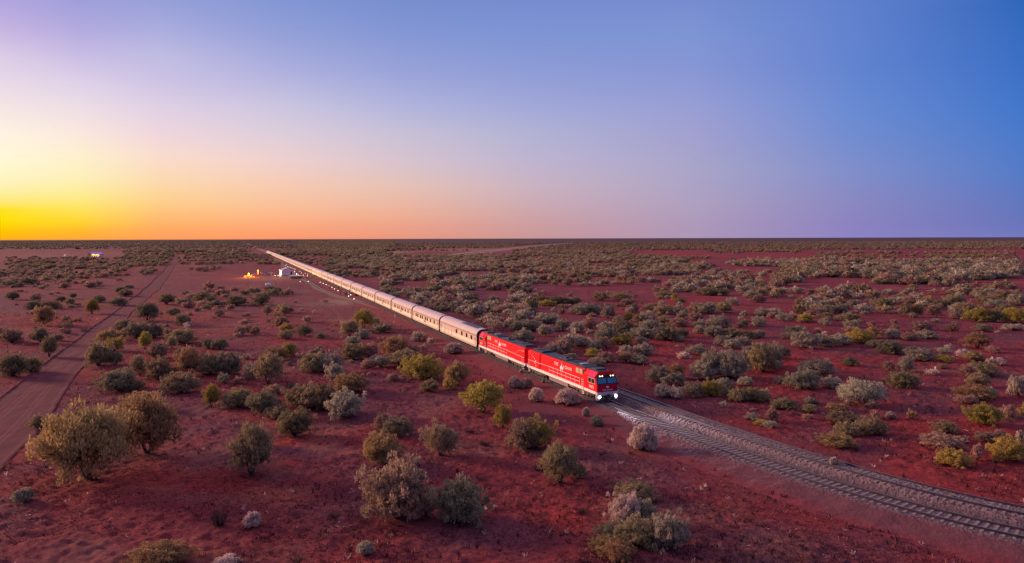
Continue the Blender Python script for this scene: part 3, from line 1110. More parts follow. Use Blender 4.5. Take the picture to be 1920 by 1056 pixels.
    # side lettering, camel, dots, handrails
    for sg in (-1, 1):
        rz = 0 if sg < 0 else R(180)
        y = sg * 1.2475
        d = 1 if sg < 0 else -1
        text_part("side_lettering", "THE", .62, (.55 - d * 1.75, y, 2.86), (R(90), 0, rz), r, space=1.3)
        text_part("side_lettering", "GHAN", .62, (.55 + d * 1.95, y, 2.80), (R(90), 0, rz), r, space=1.25)
        b = MB()
        camel(b, .55, 2.02, 1.05, y, sg, d)
        b.build("camel_emblem", M_LETTER, r)
        b = MB()
        yy = sg * 1.384
        if sg < 0:
            dots = [(-10.25, 3.22, .05), (-9.75, 3.08, .065), (-9.25, 2.92, .075), (-8.75, 2.72, .09), (-8.25, 2.5, .10), (-7.85, 2.22, .115), (-8.05, 1.92, .10), (-7.75, 1.6, .12)]
        else:
            dots = [(-10.3, 3.05, .09), (-9.75, 3.0, .08), (-9.2, 2.98, .075), (-8.65, 2.9, .06), (-8.15, 2.78, .05), (-7.65, 2.62, .045), (-7.2, 2.42, .04)]
        for x, z, rr in dots:
            disc(b, (x, yy, z), (0, sg, 0), rr, .008, 10)
        b.build("white_dots", M_LETTER, r)
        b = MB()
        yr = sg * 1.38
        for x in np.arange(-3.2, 6.3, 1.32):
            b.tube((x, yr, 1.24), (x, yr, 2.18), .028, n=5)
        for z in (1.72, 2.18):
            b.tube((-3.2, yr, z), (6.1, yr, z), .026, n=5)
        b.tube((-3.2, yr, 2.18), (-6.2, yr + sg * .04, 2.12), .026, n=5)
        b.tube((-6.2, yr + sg * .04, 2.12), (-10.5, yr + sg * .04, 2.06), .026, n=5)
        for x in (6.75, 7.25):
            b.tube((x, yr + sg * .08, 1.0), (x, yr + sg * .08, 2.2), .03, n=5)
        for z in (1.3, 1.6, 1.9, 2.2):
            b.tube((6.75, yr + sg * .08, z), (7.25, yr + sg * .08, z), .024, n=5)
        for x in (-10.3, -9.8):
            b.tube((x, yr + sg * .08, .5), (x, yr + sg * .08, 2.0), .03, n=5)
        b.build("handrail", M_WHITE, r)
        b = MB()
        for x in (6.78, -10.4):
            for z in (.4, .68, .95):
                b.box(x, x + .55, sg * 1.36 - .12, sg * 1.36 + .12, z, z + .04)
        b.build("step_ladder", M_WHITE, r)
    b = MB()
    b.box(-3.4, 2.6, -1.30, 1.30, .30, 1.0)
    b.box(2.7, 4.1, -1.2, 1.2, .55, 1.0)
    b.box(-4.3, -3.5, -1.1, 1.1, .6, 1.0)
    b.build("fuel_tank", M_TANK, r, bevel=.07)
    bogie(r, "bogie", 7.0, (-1.85, 0, 1.85), 2.75, .5, cover=0)
    bogie(r, "bogie", -7.2, (-1.85, 0, 1.85), 2.75, .5)
    return r


WIN = [-8.4, -6.7, -4.0, -2.3, .6, 2.3, 5.2, 8.4]


def coach(name, label, windows, van=False, detail=True):
    r = empty(name, (0, 0, 0), 0, label, "train coach", "silver coaches of the train")
    L = 12.38
    hs = [(1.40, .58), (1.47, .98), (1.47, 2.72)]
    b = MB()
    o_ = [(-y, z) for y, z in hs] + [(y, z) for y, z in reversed(hs)]
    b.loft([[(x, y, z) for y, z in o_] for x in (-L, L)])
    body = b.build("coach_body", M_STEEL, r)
    arc = [(1.47, 2.72), (1.45, 2.92), (1.36, 3.16), (1.16, 3.42), (.84, 3.62), (.44, 3.74), (0, 3.78)]
    full = [(-y, z) for y, z in arc] + [(y, z) for y, z in reversed(arc[:-1])]
    b = MB()

    def rs(x, k):
        return [(x, y * k, 2.72 + (z - 2.72) * k) for y, z in full]
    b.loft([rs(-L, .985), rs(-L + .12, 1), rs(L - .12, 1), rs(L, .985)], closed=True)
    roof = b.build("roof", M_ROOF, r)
    b = MB()
    for sg in (-1, 1):
        b.box(-L, L, sg * 1.475 - .012, sg * 1.475 + .012, 2.58, 2.72)
        if detail:
            b.box(-L, L, sg * 1.473 - .008, sg * 1.473 + .008, 2.44, 2.49)
    b.build("cornice", M_BROWN, r)
    b = MB()
    for sg in (-1, 1):
        b.box(-L + .15, L - .15, sg * 1.471 - .004, sg * 1.471 + .004, 1.60, 2.44)
    b.build("window_band", M_BAND, r)
    b = MB()
    for sg in (-1, 1):
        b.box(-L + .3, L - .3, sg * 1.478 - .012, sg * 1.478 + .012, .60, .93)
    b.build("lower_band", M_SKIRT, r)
    if detail:
        b = MB()
        for sg in (-1, 1):
            for z in np.arange(1.06, 1.6, .11):
                b.box(-L + .4, L - .4, sg * 1.472 - .006, sg * 1.472 + .006, z, z + .035)
        b.build("side_fluting", M_STEEL, body)
    for sg in (-1, 1):
        b = MB()
        b.box(sg * L - .09, sg * L + .09, -1.49, 1.49, .62, 2.74)
        b.loft([[(x, y * 1.016, z + .025) for y, z in full] for x in (sg * L - .09, sg * L + .09)])
        b.box(sg * (L + .22) - .22, sg * (L + .22) + .22, -.62, .62, .85, 3.0)
        b.build("end_gangway", M_DARK, r)
    if detail:
        for sg in (-1, 1):
            for x in windows:
                b = MB()
                b.box(x - .52, x + .52, sg * 1.474 - .014, sg * 1.474 + .014, 1.66, 2.40)
                b.build("window", M_PANE, r)
            for x in (-11.4, 11.4):
                b = MB()
                b.box(x - .36, x + .36, sg * 1.473 - .012, sg * 1.473 + .012, .98, 2.46)
                d = b.build("door", M_DOORP, r)
                b = MB()
                b.box(x - .18, x + .18, sg * 1.486 - .008, sg * 1.486 + .008, 1.78, 2.3)
                b.build("door_window", M_PANE, d)
            if van:
                b = MB()
                b.box(-8.95, -8.1, sg * 1.474 - .012, sg * 1.474 + .012, .95, 2.6)
                b.box(-5.9, -5.5, sg * 1.474 - .012, sg * 1.474 + .012, .95, 2.5)
                b.box(-3.9, -3.3, sg * 1.474 - .012, sg * 1.474 + .012, .95, 2.6)
                b.build("loading_door", M_DOORP, r)
                b = MB()
                b.box(-1.9, -1.0, sg * 1.474 - .012, sg * 1.474 + .012, 1.7, 2.36)
                b.box(4.2, 4.5, sg * 1.46 - .04, sg * 1.46 + .04, 2.78, 2.95)
                b.box(7.2, 7.5, sg * 1.46 - .04, sg * 1.46 + .04, 2.78, 2.95)
                b.build("side_grille", M_SKIRT, r)
            else:
                b = MB()
                y = sg * 1.48
                b.poly([(-.75, y, 1.34), (0, y, 1.64), (.75, y, 1.34), (0, y, 1.04)], (0, sg * .012, 0))
                for z in (1.21, 1.34, 1.47):
                    k = 1.7 - abs(z - 1.34) * 3
                    b.poly([(-k, y + sg * .004, z - .028), (k, y + sg * .004, z - .028), (k, y + sg * .004, z + .028), (-k, y + sg * .004, z + .028)], (0, sg * .014, 0))
                b.build("winged_emblem", M_EMBLEM, r)
        b = MB()
        if van:
            for x in np.arange(.6, 10.4, 1.1):
                b.box(x, x + .75, -.72, .62, 3.70, 3.80)
            for x in np.arange(-8, -1, 1.6):
                b.box(x, x + .3, .2, .5, 3.70, 3.82)
        else:
            for x in (-10.9, 10.6):
                b.box(x, x + .5, -.45, -.15, 3.68, 3.80)
                b.box(x, x + .5, .2, .5, 3.68, 3.80)
        b.build("roof_vent", M_GREY, roof)
        b = MB()
        for x in ((-5.6, -3.2), (-2.4, .4), (1.2, 2.6), (3.6, 5.8)):
            b.box(x[0], x[1], -1.15, 1.15, .34, .62)
        b.build("underfloor_box", M_UNDER, r, bevel=.04)
        for x in (-8.7, 8.7):
            bogie(r, "bogie", x, (-1.2, 1.2), 1.75, .45)
    else:
        b = MB()
        for sg in (-1, 1):
            b.box(-8.4, 8.0, sg * 1.474 - .012, sg * 1.474 + .012, 1.78, 2.32)
        b.build("window_row", mat("far_window_row", (0.16, 0.11, 0.085), .3), r)
        b = MB()
        for x in (-8.7, 8.7):
            b.box(x - 1.8, x + 1.8, -1.2, 1.2, .05, .6)
        b.build("bogie", M_UNDER, r)
    return r


def place_car(o, s0, s1, flip=False):
    (ax, ay), (bx, by) = rail_pt(s0), rail_pt(s1)
    o.location = ((ax + bx) / 2, (ay + by) / 2, ZR)
    a = math.atan2(ay - by, ax - bx)
    o.rotation_euler = (0, 0, a + (math.pi if flip else 0))


ONES = "zeroth first second third fourth fifth sixth seventh eighth ninth tenth eleventh twelfth thirteenth fourteenth fifteenth sixteenth seventeenth eighteenth nineteenth".split()
TENS = {2: "twent", 3: "thirt", 4: "fort", 5: "fift", 6: "sixt", 7: "sevent", 8: "eight", 9: "ninet"}


def nth(n):
    if n < 20:
        return ONES[n]
    t, u = divmod(n, 10)
    if t >= 10:
        return "hundred and " + nth(n - 100) if n > 100 else "hundredth"
    return TENS[t] + ("ieth" if u == 0 else "y-" + ONES[u])


lead = loco("locomotive", "red lead locomotive with blue windscreen and two bright white lamps low on its nose", "NR75", True)
place_car(lead, -.1, 21.9)
trail = loco("locomotive", "red second locomotive, cab towards the coaches, coupled behind the lead locomotive", "NR91", False)
place_car(trail, 22.5, 44.5, True)
PITCH = 25.5
s = 45.2
van = coach("power_van", "silver power van with four small windows and roof vents, coupled to the second locomotive", [9.3, 6.3, 3.3, -.2], van=True)
place_car(van, s, s + 24.9)
near_coach = coach("passenger_coach", "silver coach coupled to the power van, seven dark windows above a winged emblem", WIN)
far_coach = coach("passenger_coach", "silver coach", [], detail=False)
N_COACH = 38
for i in range(1, N_COACH + 1):
    s += PITCH
    if i == 1:
        o = near_coach
    elif i == 13:
        o = far_coach
    else:
        o = copy_tree(near_coach if i < 13 else far_coach)
    if i == 1:
        o["label"] = "silver coach coupled to the power van, dark windows above a bronze winged emblem"
    elif i == N_COACH:
        o["label"] = "last silver coach, at the far tail of the long train"
    else:
        o["label"] = nth(i) + " silver passenger coach counting from the power van"
    place_car(o, s, s + 24.9)

# ---------------------------------------------------------------- plants
def unit(v):
    return v / (np.linalg.norm(v, axis=-1, keepdims=True) + 1e-9)


def leaf_quads(rng, cen, rad, tint_c, per, L, Wd, up=.45, shell=.45, flat=1.0):
    """tufts of leaf sprays standing on clumps: returns (k,4,3) corners and (k,) tints"""
    n = len(cen)
    d = unit(rng.normal(size=(n, per, 3)))
    d[..., 2] = np.where(d[..., 2] < -.25, -d[..., 2], d[..., 2])
    rr = rng.uniform(shell, 1.0, (n, per, 1))
    p = cen[:, None] + d * rr * rad[:, None, None] * np.array([1, 1, flat])
    a = unit(d * .8 + np.array([0, 0, up]) + rng.normal(size=d.shape) * .35)
    sd = unit(np.cross(a, rng.normal(size=d.shape)))
    l = L * rng.uniform(.6, 1.35, (n, per, 1))
    wd = Wd * rng.uniform(.6, 1.3, (n, per, 1))
    q = np.stack([p - sd * wd * .35, p + sd * wd * .35, p + a * l + sd * wd * .5, p + a * l * .92 - sd * wd * .5], 2)
    t = np.clip(tint_c[:, None] + rng.normal(size=(n, per)) * .20, 0, 1)
    return q.reshape(-1, 4, 3), t.ravel()


def limb(segs, n=5):
    """tapered limbs as quads: list of (a, b, r0, r1)"""
    out = []
    for a, b, r0, r1 in segs:
        a, b = np.array(a, float), np.array(b, float)
        d = unit(b - a)
        u = unit(np.cross(d, [0.3, .9, .2]))
        v = np.cross(d, u)
        ang = np.arange(n + 1) * 2 * math.pi / n
        ra = a + (np.cos(ang)[:, None] * u + np.sin(ang)[:, None] * v) * r0
        rb = b + (np.cos(ang)[:, None] * u + np.sin(ang)[:, None] * v) * r1
        for k in range(n):
            out.append([ra[k], ra[k + 1], rb[k + 1], rb[k]])
    return np.array(out)


def clump_dome(rng, n, zc, az, zmin, jag=.14, lobes=3):
    """clump centres spread over a lumpy dome (unit radius, unit height)"""
    k = 0
    best = np.empty((0, 3))
    while len(best) < n:
        c = unit(rng.normal(size=3))
        if c[2] < zmin:
            continue
        if len(best) and np.min(np.linalg.norm(best - c, axis=1)) < 1.75 / math.sqrt(n) and k < 60:
            k += 1
            continue
        k = 0
        best = np.vstack([best, c])
    ph = rng.uniform(0, 6.28, 4)
    th = np.arctan2(best[:, 1], best[:, 0])
    lob = 1 + .13 * np.sin(lobes * th + ph[0]) * (1 - best[:, 2] * .5) + .09 * np.sin((lobes + 3) * th + ph[1]) + .08 * np.sin(6 * best[:, 2] + 2 * np.sin(2 * th + ph[3]) + ph[2])
    s_ = (.84 + rng.normal(size=n) * jag * .6) * lob
    c = best * s_[:, None]
    c[:, 2] = zc + c[:, 2] * az
    return c


def proto_dome(seed, n=48, per=44, L=.15, Wd=.075, zc=.36, az=.58, zmin=-.42, cr=.235, jag=.14, up=.45):
    rng = np.random.default_rng(seed)
    c = clump_dome(rng, n, zc, az, zmin, jag, rng.integers(2, 5))
    c[:, 2] = np.maximum(c[:, 2], .05)
    rad = cr * rng.uniform(.7, 1.3, n)
    tc = np.clip(.48 + rng.normal(size=n) * .16, .1, .9)
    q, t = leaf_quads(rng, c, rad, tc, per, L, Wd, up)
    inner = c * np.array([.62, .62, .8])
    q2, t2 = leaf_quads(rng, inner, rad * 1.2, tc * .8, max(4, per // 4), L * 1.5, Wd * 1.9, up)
    q3 = limb([((0, 0, -.04), (x * .5, y * .5, z * .75), .035, .012) for x, y, z in c[::6]] + [((x * .6, y * .6, z * .7), (x * 1.22, y * 1.22, z * 1.16 + .03), .010, .004) for x, y, z in c[::9]], 4)
    return np.concatenate([q, q2]), np.concatenate([t, t2]), q3


def proto_tree(seed, n=42, per=44, L=.14, Wd=.07, zc=.66, az=.34, spread=.9, lean=.0, open_=.0):
    rng = np.random.default_rng(seed)
    c = clump_dome(rng, n, zc, az, -.55 + open_, .28, rng.integers(2, 5))
    c[:, :2] *= spread
    rad = .21 * rng.uniform(.7, 1.3, n)
    tc = np.clip(.52 + rng.normal(size=n) * .16, .1, .95)
    q, t = leaf_quads(rng, c, rad, tc, per, L, Wd, .5)
    segs = []
    k = 4
    tips = []
    for i in range(k):
        a = i * 2 * math.pi / k + rng.uniform(-.5, .5)
        e = np.array([math.cos(a) * .30 * spread, math.sin(a) * .30 * spread, .42 + rng.uniform(-.06, .06)])
        b = np.array([rng.uniform(-.04, .04), rng.uniform(-.04, .04), -.05])
        m_ = b * .5 + e * .5 + np.array([0, 0, -.06])
        segs += [(b, m_, .055, .040), (m_, e, .040, .028)]
        tips.append(e)
    for p in c:
        e = min(tips, key=lambda z_: np.linalg.norm(z_ - p))
        segs.append((e, p * np.array([.95, .95, .97]), .020, .007))
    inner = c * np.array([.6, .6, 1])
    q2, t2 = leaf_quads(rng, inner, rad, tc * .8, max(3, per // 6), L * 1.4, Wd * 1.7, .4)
    return np.concatenate([q, q2]), np.concatenate([t, t2]), limb(segs, 5)


def proto_spiky(seed, n=70, per=14, L=.30, Wd=.022, wide=1.0):
    """a dry shrub: thin stalks fanning out from the base with feathery tips"""
    rng = np.random.default_rng(seed)
    d = unit(rng.normal(size=(n * 3, 3)))
    d[:, 2] = np.abs(d[:, 2]) * .9 + .12
    d = unit(d)
    ln_ = rng.uniform(.75, 1.02, n * 3)
    tip = d * ln_[:, None]
    tip[:, :2] *= wide
    segs = [((0, 0, -.03), t_ * .96, .010, .005) for t_ in tip]
    c = tip[:n] * .86
    q, t = leaf_quads(rng, tip * .88, np.full(len(tip), .13), np.clip(.5 + rng.normal(size=len(tip)) * .2, 0, 1), per, L * .55, Wd * 2.2, .8, .2)
    return q, t, limb(segs, 3)


def proto_twigs(seed, n=90, flat=.4):
    rng = np.random.default_rng(seed)
    segs = []
    for i in range(n):
        a = rng.uniform(0, 6.28)
        r0 = rng.uniform(0, .45)
        p = np.array([math.cos(a) * r0, math.sin(a) * r0, 0.0])
        a2 = a + rng.normal() * .8
        e = p + np.array([math.cos(a2) * .55, math.sin(a2) * .55, rng.uniform(.1, 1.0)]) * rng.uniform(.4, 1)
        segs.append((p, e, .014, .006))
        for _ in range(2):
            m_ = p + (e - p) * rng.uniform(.4, .9)
            segs.append((m_, m_ + rng.normal(size=3) * .17 + np.array([0, 0, .08]), .008, .004))
    q = limb(segs, 3)
    return q, np.clip(rng.normal(size=len(q)) * .25 + .5, 0, 1), np.empty((0, 4, 3))


def quads_to_mesh(name, q, t, mats, mi=None):
    co = q.reshape(-1, 3)
    f = np.arange(len(co)).reshape(-1, 4)
    return np_mesh(name, co, f, mats, mi, tint=dict(tint=np.repeat(t, 4)))


_mesh_cache = {}


def plant_mesh(key, maker, col, with_wood):
    """a prototype's foliage (optionally with its wood) in one colour"""
    k_ = (key, col, with_wood)
    if k_ not in _mesh_cache:
        pk = ("raw", key)
        if pk not in _mesh_cache:
            _mesh_cache[pk] = maker()
        q, t, wq = _mesh_cache[pk]
        if with_wood and len(wq):
            qq = np.concatenate([q, wq])
            _mesh_cache[k_] = quads_to_mesh("bush_" + col, qq, np.concatenate([t, np.full(len(wq), .3)]), [FOL[col], BARK], np.concatenate([np.zeros(len(q)), np.ones(len(wq))]))
        else:
            _mesh_cache[k_] = quads_to_mesh("crown_" + col, q, t, [FOL[col]])
    return _mesh_cache[k_]


def wood_mesh(key, maker):
    k_ = (key, "wood")
    if k_ not in _mesh_cache:
        pk = ("raw", key)
        if pk not in _mesh_cache:
            _mesh_cache[pk] = maker()
        wq = _mesh_cache[pk][2]
        _mesh_cache[k_] = quads_to_mesh("trunk", wq, np.full(len(wq), .3), [BARK])
    return _mesh_cache[k_]


DOMES_HI = [("dome_hi%d" % i, (lambda i=i: proto_dome(100 + i, 150, 58, .058, .036, cr=.13, jag=.30, up=.2))) for i in range(5)]
DOMES = [("dome%d" % i, (lambda i=i: proto_dome(200 + i, 80, 36, .085, .055, cr=.17, jag=.28, up=.2))) for i in range(7)]
LOWS = [("low%d" % i, (lambda i=i: proto_dome(300 + i, 40, 36, .15, .09, zc=.30, az=.60, zmin=-.3, jag=.22))) for i in range(3)]
TREES = [("tree%d" % i, (lambda i=i: proto_tree(400 + i, 90, 44, .075, .045, zc=.54, az=.46, open_=-.2))) for i in range(3)]
VASES = [("vase%d" % i, (lambda i=i: proto_tree(450 + i, 150, 60, .058, .034, zc=.50, az=.49, spread=1.0, open_=-.16))) for i in range(3)]
SPIKY = [("spiky%d" % i, (lambda i=i: proto_spiky(500 + i))) for i in range(3)]
TWIGS = [("twigs%d" % i, (lambda i=i: proto_twigs(550 + i))) for i in range(3)]

COLW = dict(o="olive", g="grey-green", d="dark", y="yellow-green", a="amber-topped", p="dusty pink", s="pale straw", k="blackened")

# every plant the photograph singles out: (centre x, top y, bottom y, width) in crop units, then a code:
# colour letter + form (none dome, t trunk and crown, v vase-shaped tree, s spiky dry shrub, w wispy twigs, l low mat)
R1 = (0, 540, 4, """247 100 160 105 d;375 95 158 110 o;525 80 140 60 ot;690 95 195 85 yt;740 55 110 80 d;460 60 100 65 d;890 70 135 110 d;940 10 65 90 d;895 0 45 50 d;545 45 80 50 d;95 30 90 80 d;260 45 95 70 p;
335 155 280 130 at;1250 45 130 105 o;1110 130 250 150 dt;1300 150 205 85 d;1370 195 280 100 o;1520 35 120 120 o;1575 65 125 85 o;1775 50 135 130 o;1440 45 75 70 pl;930 235 345 120 o;1030 260 380 150 d;1160 280 380 110 d;
1090 325 465 85 yt;810 315 400 140 a;860 375 480 110 y;740 415 600 150 o;870 490 590 90 d;450 230 300 60 pw;500 260 350 80 pw;630 250 330 70 pw;310 310 420 100 o;370 370 520 100 ot;435 350 400 65 d;90 310 420 130 p;20 270 400 80 p;
95 500 675 170 o;230 520 640 130 o;1360 320 430 180 o;1290 320 460 60 ot;1220 380 460 80 pw;1560 385 460 80 d;1650 380 465 110 d;1640 170 220 70 p;1800 295 365 80 p;1860 280 340 70 p;1910 300 360 60 p;1180 425 540 130 p;
1050 525 660 110 ot;1190 520 695 150 o;1270 590 670 110 p;1410 475 660 180 at;1570 505 660 160 o;1710 480 660 160 d;880 620 780 240 d;990 720 770 100 d;1350 650 805 210 o;1585 670 890 110 yt;1675 655 725 90 g;1780 750 900 190 o;
1060 790 930 230 a;1110 870 1275 430 av;650 960 1460 600 av;290 960 1060 110 o;750 940 990 60 o;1900 800 910 110 o;1880 570 690 100 g""")
R2 = (480, 540, 4, """40 40 130 120 o;85 140 205 60 ot;215 130 215 55 ot;185 215 280 100 p;230 270 330 90 y;225 320 385 100 o;365 280 365 105 d;480 340 380 60 d;5 300 360 40 o;810 180 305 140 yt;705 255 365 130 ot;800 310 380 90 g;725 365 430 120 g;
725 420 545 150 o;840 415 530 130 p;1040 370 510 190 a;1095 375 440 70 d;1170 435 500 110 p;1100 475 605 220 o;935 515 605 100 g;840 540 610 90 p;1250 520 705 230 y;1300 690 785 130 o;1500 585 745 170 at;1450 675 770 100 y;
1025 655 710 80 pl;1700 740 950 270 yt;1850 895 1065 120 yt;240 420 520 100 y;150 445 550 160 a;95 530 730 210 ot;430 490 640 190 o;560 495 640 150 g;590 570 700 130 g;700 655 800 220 a;330 740 910 200 o;440 735 920 200 o;
660 770 980 230 g;530 740 930 150 o;60 785 960 190 d;140 730 800 110 p;170 895 990 140 o;290 920 1130 220 o;950 945 1080 120 p;1060 980 1130 180 d;1220 330 400 100 s;1265 355 405 50 p;1310 385 430 55 s;1485 415 500 130 ss""")
R3 = (0, 792, 4, """170 520 620 140 gl;1190 915 1130 430 a;1700 1000 1090 180 sl;1890 660 780 130 ss;1650 580 790 160 kw""")
R0 = (0, 0, 1, """472 812 898 78 ot;482 766 852 92 pw;985 788 848 62 p;1004 789 846 58 y""")
R4 = (480, 792, 4, """940 100 340 230 a;1385 50 270 220 ov;1060 275 760 480 p;1270 380 700 150 p;1530 410 780 370 d;820 900 1000 130 gs;590 640 710 160 kw;320 980 1050 170 kw;1720 125 190 130 kw;1690 400 440 100 kw;1610 45 90 110 kw""")
R5 = (960, 540, 4, """260 190 270 150 g;130 240 325 180 g;30 250 330 90 d;380 245 330 100 g;490 260 340 110 g;580 225 310 100 p;840 255 360 150 d;975 300 385 170 g;1030 235 310 140 g;1140 300 400 120 d;1190 300 400 120 o;1270 300 370 110 d;
1265 365 405 65 g;815 350 430 140 y;705 290 420 120 g;480 360 440 140 g;620 400 470 90 g;310 420 500 110 g;440 490 540 90 g;600 455 520 90 y;700 470 560 130 p;640 520 590 130 g;850 430 500 110 g;860 480 560 110 p;990 410 505 130 g;
950 505 570 120 g;970 365 420 80 g;1390 430 505 110 g;1500 470 680 200 g;1640 480 690 220 g;1430 560 690 150 g;1220 560 680 130 a;1100 590 720 140 g;1210 640 740 150 g;1130 725 830 120 s;1230 755 840 100 s;1360 715 830 140 d;
1490 700 820 130 y;1590 675 760 120 g;1750 675 740 100 g;1800 760 860 130 o;1690 760 860 120 o;1880 760 850 110 o;1620 760 830 90 o;1790 440 600 150 g;1880 415 640 180 o;1585 865 905 50 g;1800 945 1000 90 g;1870 990 1040 90 y;
1810 910 930 50 ss;1590 350 430 120 g;1650 385 455 120 g;1730 360 420 100 g;1860 320 375 90 g;1640 300 370 130 o;1760 320 380 110 d;1510 285 365 110 g;1415 280 345 90 g;1410 245 300 90 g;1550 205 300 140 g;1240 225 290 120 p;
1140 205 270 90 o;1010 180 260 120 g;950 195 260 100 o;880 190 240 80 y;800 210 275 90 o;1280 180 230 70 o;1370 185 245 100 p;1460 115 200 140 g;1380 120 190 100 p;1590 110 190 110 o;1050 115 180 120 o;1140 125 195 120 o;
1250 130 200 100 g;910 115 180 70 o;870 80 140 110 p;720 140 235 90 g;570 120 195 170 g;500 140 205 120 g;600 190 220 60 p;430 85 125 170 d;340 65 125 120 d;220 60 130 110 o;260 95 140 120 y;130 80 120 70 o;660 40 100 110 o;
820 35 95 110 o;1140 30 75 100 o;1220 50 95 50 y;1260 80 120 70 o;1440 0 55 120 o;1540 0 55 140 d;1800 20 75 100 g;1650 75 130 80 g;1850 50 110 90 p;1880 150 205 110 g;1740 180 220 50 g;1850 215 290 90 g;1735 235 290 60 d;
185 750 860 110 ss;420 770 895 200 ss;110 680 760 100 ss;20 665 755 95 ss;235 690 735 25 ss;70 630 660 30 ss;555 900 970 60 ss;635 965 1040 100 gs""")
R6 = (1440, 540, 4, """430 35 95 70 a;240 80 150 80 a;320 90 150 90 p;410 100 160 110 g;440 130 190 120 o;270 135 190 80 g;545 125 190 80 g;640 95 145 80 g;870 80 160 110 o;800 100 150 70 p;1060 65 130 90 p;1030 130 215 70 ot;1120 130 215 80 at;
1200 65 130 95 a;1390 55 150 140 o;1290 85 150 70 d;1240 130 200 80 p;1100 40 80 60 p;1480 120 200 140 o;1580 145 260 160 y;1700 180 260 110 d;1400 185 235 80 p;1770 20 90 130 o;1660 60 120 160 o;1700 90 145 120 g;1790 125 210 130 o;
1850 155 270 150 y;1580 20 70 90 o;1860 40 130 110 g;50 150 190 90 g;30 190 230 60 p;115 190 250 90 g;190 195 240 80 p;280 195 260 110 y;440 185 240 110 o;535 210 250 70 o;420 230 275 70 g;625 200 260 110 o;625 245 300 90 g;
640 290 330 80 p;930 170 195 60 p;945 245 280 40 p;190 285 335 140 d;190 330 390 120 g;280 330 460 170 g;420 350 440 130 g;540 350 430 140 g;690 310 420 150 y;790 290 380 110 a;940 310 380 100 g;1150 250 320 120 p;1060 340 400 100 p;
1190 320 390 130 g;800 390 450 110 d;920 395 495 170 d;1090 430 480 60 d;1140 450 545 170 g;1325 510 560 110 y;1325 445 490 90 g;1545 485 555 120 a;1570 355 455 150 at;1690 445 490 90 p;1615 270 330 110 d;1840 280 325 110 g;
1380 275 330 80 p;615 520 590 100 d;905 550 620 70 p;1035 530 630 100 gt;1005 625 760 190 o;1310 570 610 60 p;1600 565 670 200 o;1500 600 680 90 p;1570 645 760 140 o;1550 740 850 230 a;1670 750 830 90 g;1480 820 880 120 p;
1880 675 830 120 g;1620 875 1040 210 y;1810 855 1000 80 pt;1920 900 980 60 y;360 545 680 230 g;255 630 780 220 g;480 680 770 130 g;90 665 720 80 g;715 710 890 260 gv;30 430 600 140 g;110 450 540 100 d;40 540 620 110 g;
120 820 910 180 o;320 820 870 80 g;310 880 935 110 o;515 865 920 110 a;295 945 980 60 p;560 930 1030 220 o;770 970 1110 200 o;590 1010 1120 160 o;920 930 980 70 ss;1080 930 985 60 a;30 900 1000 80 p;20 1005 1060 90 g;800 920 980 60 p""")
R8 = (1440, 792, 4, """515 105 205 235 a;1330 0 95 150 o;1300 85 210 230 p;1430 120 165 100 g;1390 215 350 210 y;1570 195 310 80 p;1800 130 320 230 y;1640 80 160 130 p;1740 60 110 70 p;1900 80 160 60 g;495 330 390 60 ss;1380 620 650 55 ss""")
R7 = (960, 792, 4, """980 20 220 190 ss;360 200 470 230 ov;500 330 430 100 dl;200 300 380 100 kw;915 450 620 290 o;860 550 800 220 s;980 590 780 180 g;790 780 930 270 d;1170 710 990 260 g;950 740 970 260 o;690 870 1000 190 a;800 905 1070 220 a;520 640 700 120 kw""")

PLANTS = []                      # dict(loc, r, h, col, form, px, wpx)


def from_box(cx, yt, yb, wpx, code):
    """a plant's base, radius and height from its outline in the photograph, standing on the plain"""
    hy = hz_y(cx)
    v = max(yb - hy, 2)
    Yc = F * H / v
    for _ in range(3):
        rad = wpx / 2 * Yc / F
        kk = .75 if len(code) < 2 or code[1] in "lsw" else .42
        Yc = F * H / v + rad * kk
    rad = wpx / 2 * Yc / F
    h = H - (yt - hy) * Yc / F
    p = W(cx, hy + F * H / Yc)
    h = min(max(h, rad * .55), rad * 2.6)
    rad *= 1.04 if wpx > 75 else 1.12
    PLANTS.append(dict(x=p.x, y=p.y, r=rad, h=h, col=code[0], form=code[1:] or '', px=cx, py=yb, w=wpx))


for ox, oy, k_, txt in (R1, R2, R3, R0, R4, R5, R6, R8, R7):
    for e in txt.replace("\n", "").split(";"):
        a = e.split()
        if len(a) == 5:
            cx, yt, yb, wd = [float(v) / k_ for v in a[:4]]
            from_box(ox + cx, oy + yt, oy + yb, wd, a[4])

